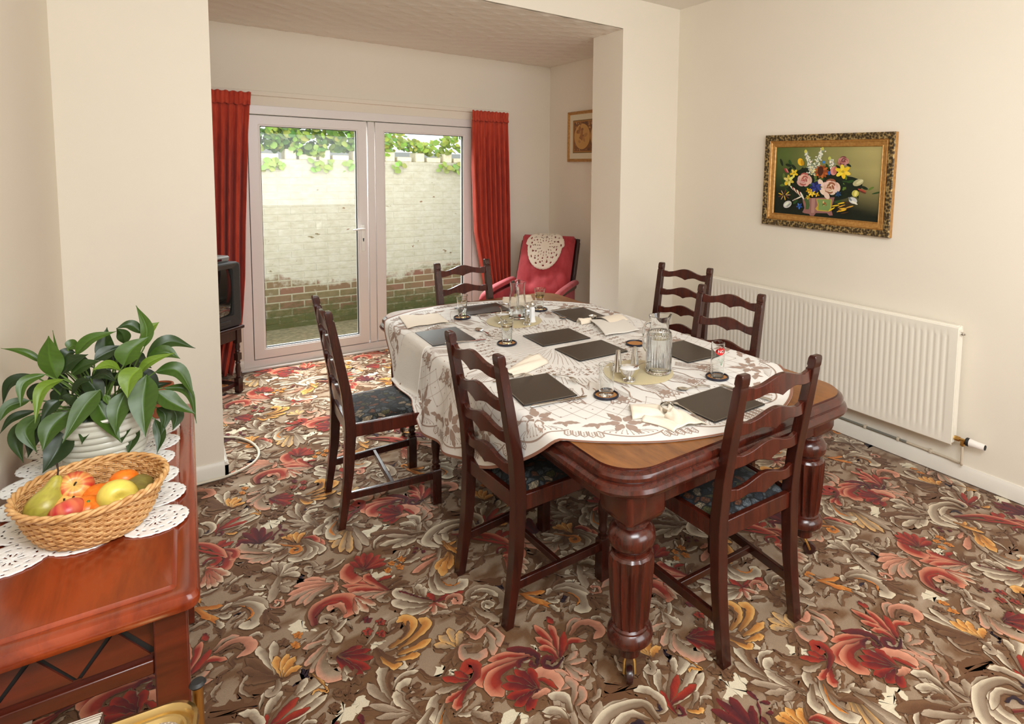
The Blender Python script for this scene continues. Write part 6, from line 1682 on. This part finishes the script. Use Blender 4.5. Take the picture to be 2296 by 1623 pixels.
MB().lathe([(0, 0), (.030, 0), (.034, .006), (.040, .03), (.043, .07), (.047, .095), (.046, .103), (.041, .104), (.038, .09), (.034, .02), (0, .012)], 32, cap=False).build('bowl_body', 'terracotta', tb_, sharp=60)

# ------------------------------------------------------------------ outside: paved yard, painted brick wall, climbers
YW = 6.72; ZG = -.052
speckle('paving', lin(112, 104, 78), lin(146, 136, 108), 22, .9, .3)
t = NT('garden_brick'); v = t.coord((1, 1, 1), (PI / 2, 0, 0))
brk = t.n('ShaderNodeTexBrick', i_0=(v, 0), i_Scale=1.0); brk.inputs['Brick Width'].default_value = .232; brk.inputs['Row Height'].default_value = .075; brk.inputs['Mortar Size'].default_value = .0075; brk.inputs['Mortar Smooth'].default_value = .3; brk.inputs['Bias'].default_value = 0
brk.inputs['Color1'].default_value = (*lin(138, 96, 80), 1); brk.inputs['Color2'].default_value = (*lin(128, 116, 84), 1); brk.inputs['Mortar'].default_value = (*lin(180, 172, 150), 1)
geo = t.n('ShaderNodeNewGeometry'); sx = t.n('ShaderNodeSeparateXYZ', i_0=(geo, 0))
n1 = t.noise(t.coord((1, 1, 1)), 5.0, 5, .65); n2 = t.noise(t.coord((1, 1, 1.8)), 16, 4, .6)
# paint cover: bare near the ground and in chips
ad = t.n('ShaderNodeMath', operation='MULTIPLY_ADD', i_0=(n1, 0), i_1=.55, i_2=(sx, 2)); pc = t.ramp((ad, 0), (.66, (0, 0, 0)), (.74, (1, 1, 1)))
n3 = t.noise(t.coord((1, 1, 2.2)), 7.5, 4, .6); chip = t.ramp((n3, 0), (.685, (1, 1, 1)), (.70, (0, 0, 0)))
cov = t.n('ShaderNodeMath', operation='MULTIPLY', i_0=(pc, 0), i_1=(chip, 0))
moss = t.n('ShaderNodeMath', operation='MULTIPLY_ADD', i_0=(n2, 0), i_1=.5, i_2=(sx, 2)); mr = t.ramp((moss, 0), (.28, (1, 1, 1)), (.52, (0, 0, 0)))
pn = t.ramp((n2, 0), (.3, lin(188, 180, 160)), (.7, lin(206, 202, 190)))
c1 = t.mix((mr, 0), (brk, 0), lin(84, 88, 46)); c2 = t.mix((cov, 0), (c1, 2), (pn, 0)); t.set(Base_Color=(c2, 2), Roughness=.9)
bm_ = t.n('ShaderNodeBump', i_Strength=.55, i_Distance=.01); iv = t.n('ShaderNodeMath', operation='SUBTRACT', i_0=1.0, i_1=(brk, 1)); t.t.links.new(iv.outputs[0], bm_.inputs['Height']); t.t.links.new(bm_.outputs[0], t.b.inputs['Normal']); M['garden_brick'] = t.m
pv = MB().box(-4, 8, YB + .25, YW + .3, ZG - .1, ZG); o = struct(pv.build('ground_outside', 'paving')); 
wl = MB().box(-4, 8, YW, YW + .22, ZG, 1.69); o = wl.build('garden_wall', 'garden_brick'); struct(o, 'white painted brick garden wall with bare mossy lower courses')
speckle('painted_brick', lin(226, 214, 188), lin(240, 232, 212), 40, .9, .3)
rb = random.Random(4)
for k in range(16):
    x = .55 + k * .168 + rb.uniform(-.01, .01); up = k % 2; o = MB().box(-.052 - .028 * (1 - up), .052 + .028 * (1 - up), -.1, .1, 0, .105 if up else .055).build('coping_brick', 'painted_brick', bevel=.008); o.location = (x, YW + .11 - .005, 1.69); o.rotation_euler = (0, 0, rb.uniform(-.06, .06))
    tag(o, ('upright' if up else 'flat') + ' painted brick of the jagged coping on top of the garden wall', 'brick', 'coping bricks on the garden wall')
nb = MB().box(-6, 10, 11.5, 11.7, -1, 1.92); struct(nb.build('wall_outside', 'grey_plastic'))
iv_ = MB(); rv = random.Random(8)
def ivleaf(p, r, nrm, col):
    nrm = Vector(nrm).normalized(); a = nrm.cross(Vector((0, 0, 1))); a = a if a.length > .1 else Vector((1, 0, 0)); a.normalize(); b_ = nrm.cross(a); th0 = rv.uniform(0, 6); vs = [Vector(p) + nrm * r * .12]
    for k in range(9): th1 = th0 + 2 * PI * k / 9; q = r * (1.25 if k == 0 else (.95 if k in (1, 8) else .78)); vs.append(Vector(p) + a * q * math.cos(th1) + b_ * q * math.sin(th1) - nrm * r * .12)
    iv_.add(vs, [(0, 1 + k, 1 + (k + 1) % 9) for k in range(9)], 0, None, tuple(c_ * rv.uniform(.8, 1.2) for c_ in col))
for k in range(2600):
    x = rv.uniform(-.6, 4.4); dens = 1.0 if x < 2.05 else .55
    if rv.random() > dens: continue
    top = 2.14 + .12 * math.sin(x * 5) if x < 2.05 else 1.98 + .06 * math.sin(x * 7)
    lo = (1.775 if x < 2.05 else 1.80) + .03 * math.sin(x * 9)
    z = lo + (top - lo) * rv.random() ** 1.2; y = YW + rv.uniform(-.06, .22); yel = x > 1.9
    ivleaf((x, y, z), rv.uniform(.026, .050) * (1 if not yel else .85), (rv.gauss(0, .5), -1 + rv.gauss(0, .3), .7 + rv.gauss(0, .5)), (lin(92, 124, 44), lin(116, 146, 58), lin(70, 104, 36), lin(140, 160, 66))[k % 4] if not yel else (lin(140, 164, 60), lin(160, 172, 66), lin(114, 146, 58))[k % 3])
for k in range(14):
    x = rv.uniform(.5, 3.2); z0 = 1.70; 
    for q in range(7): ivleaf((x + rv.gauss(0, .04), YW - .03 + rv.gauss(0, .02), z0 - .02 - .015 * q), rv.uniform(.03, .042), (rv.gauss(0, .4), -1, .5), lin(150, 178, 90))
o = iv_.build('climbing_shrub', 'leafy', None, True, sharp=180); tag(o, 'light green climbing shrub spilling over the top of the garden wall', 'shrub'); o['kind'] = 'stuff'
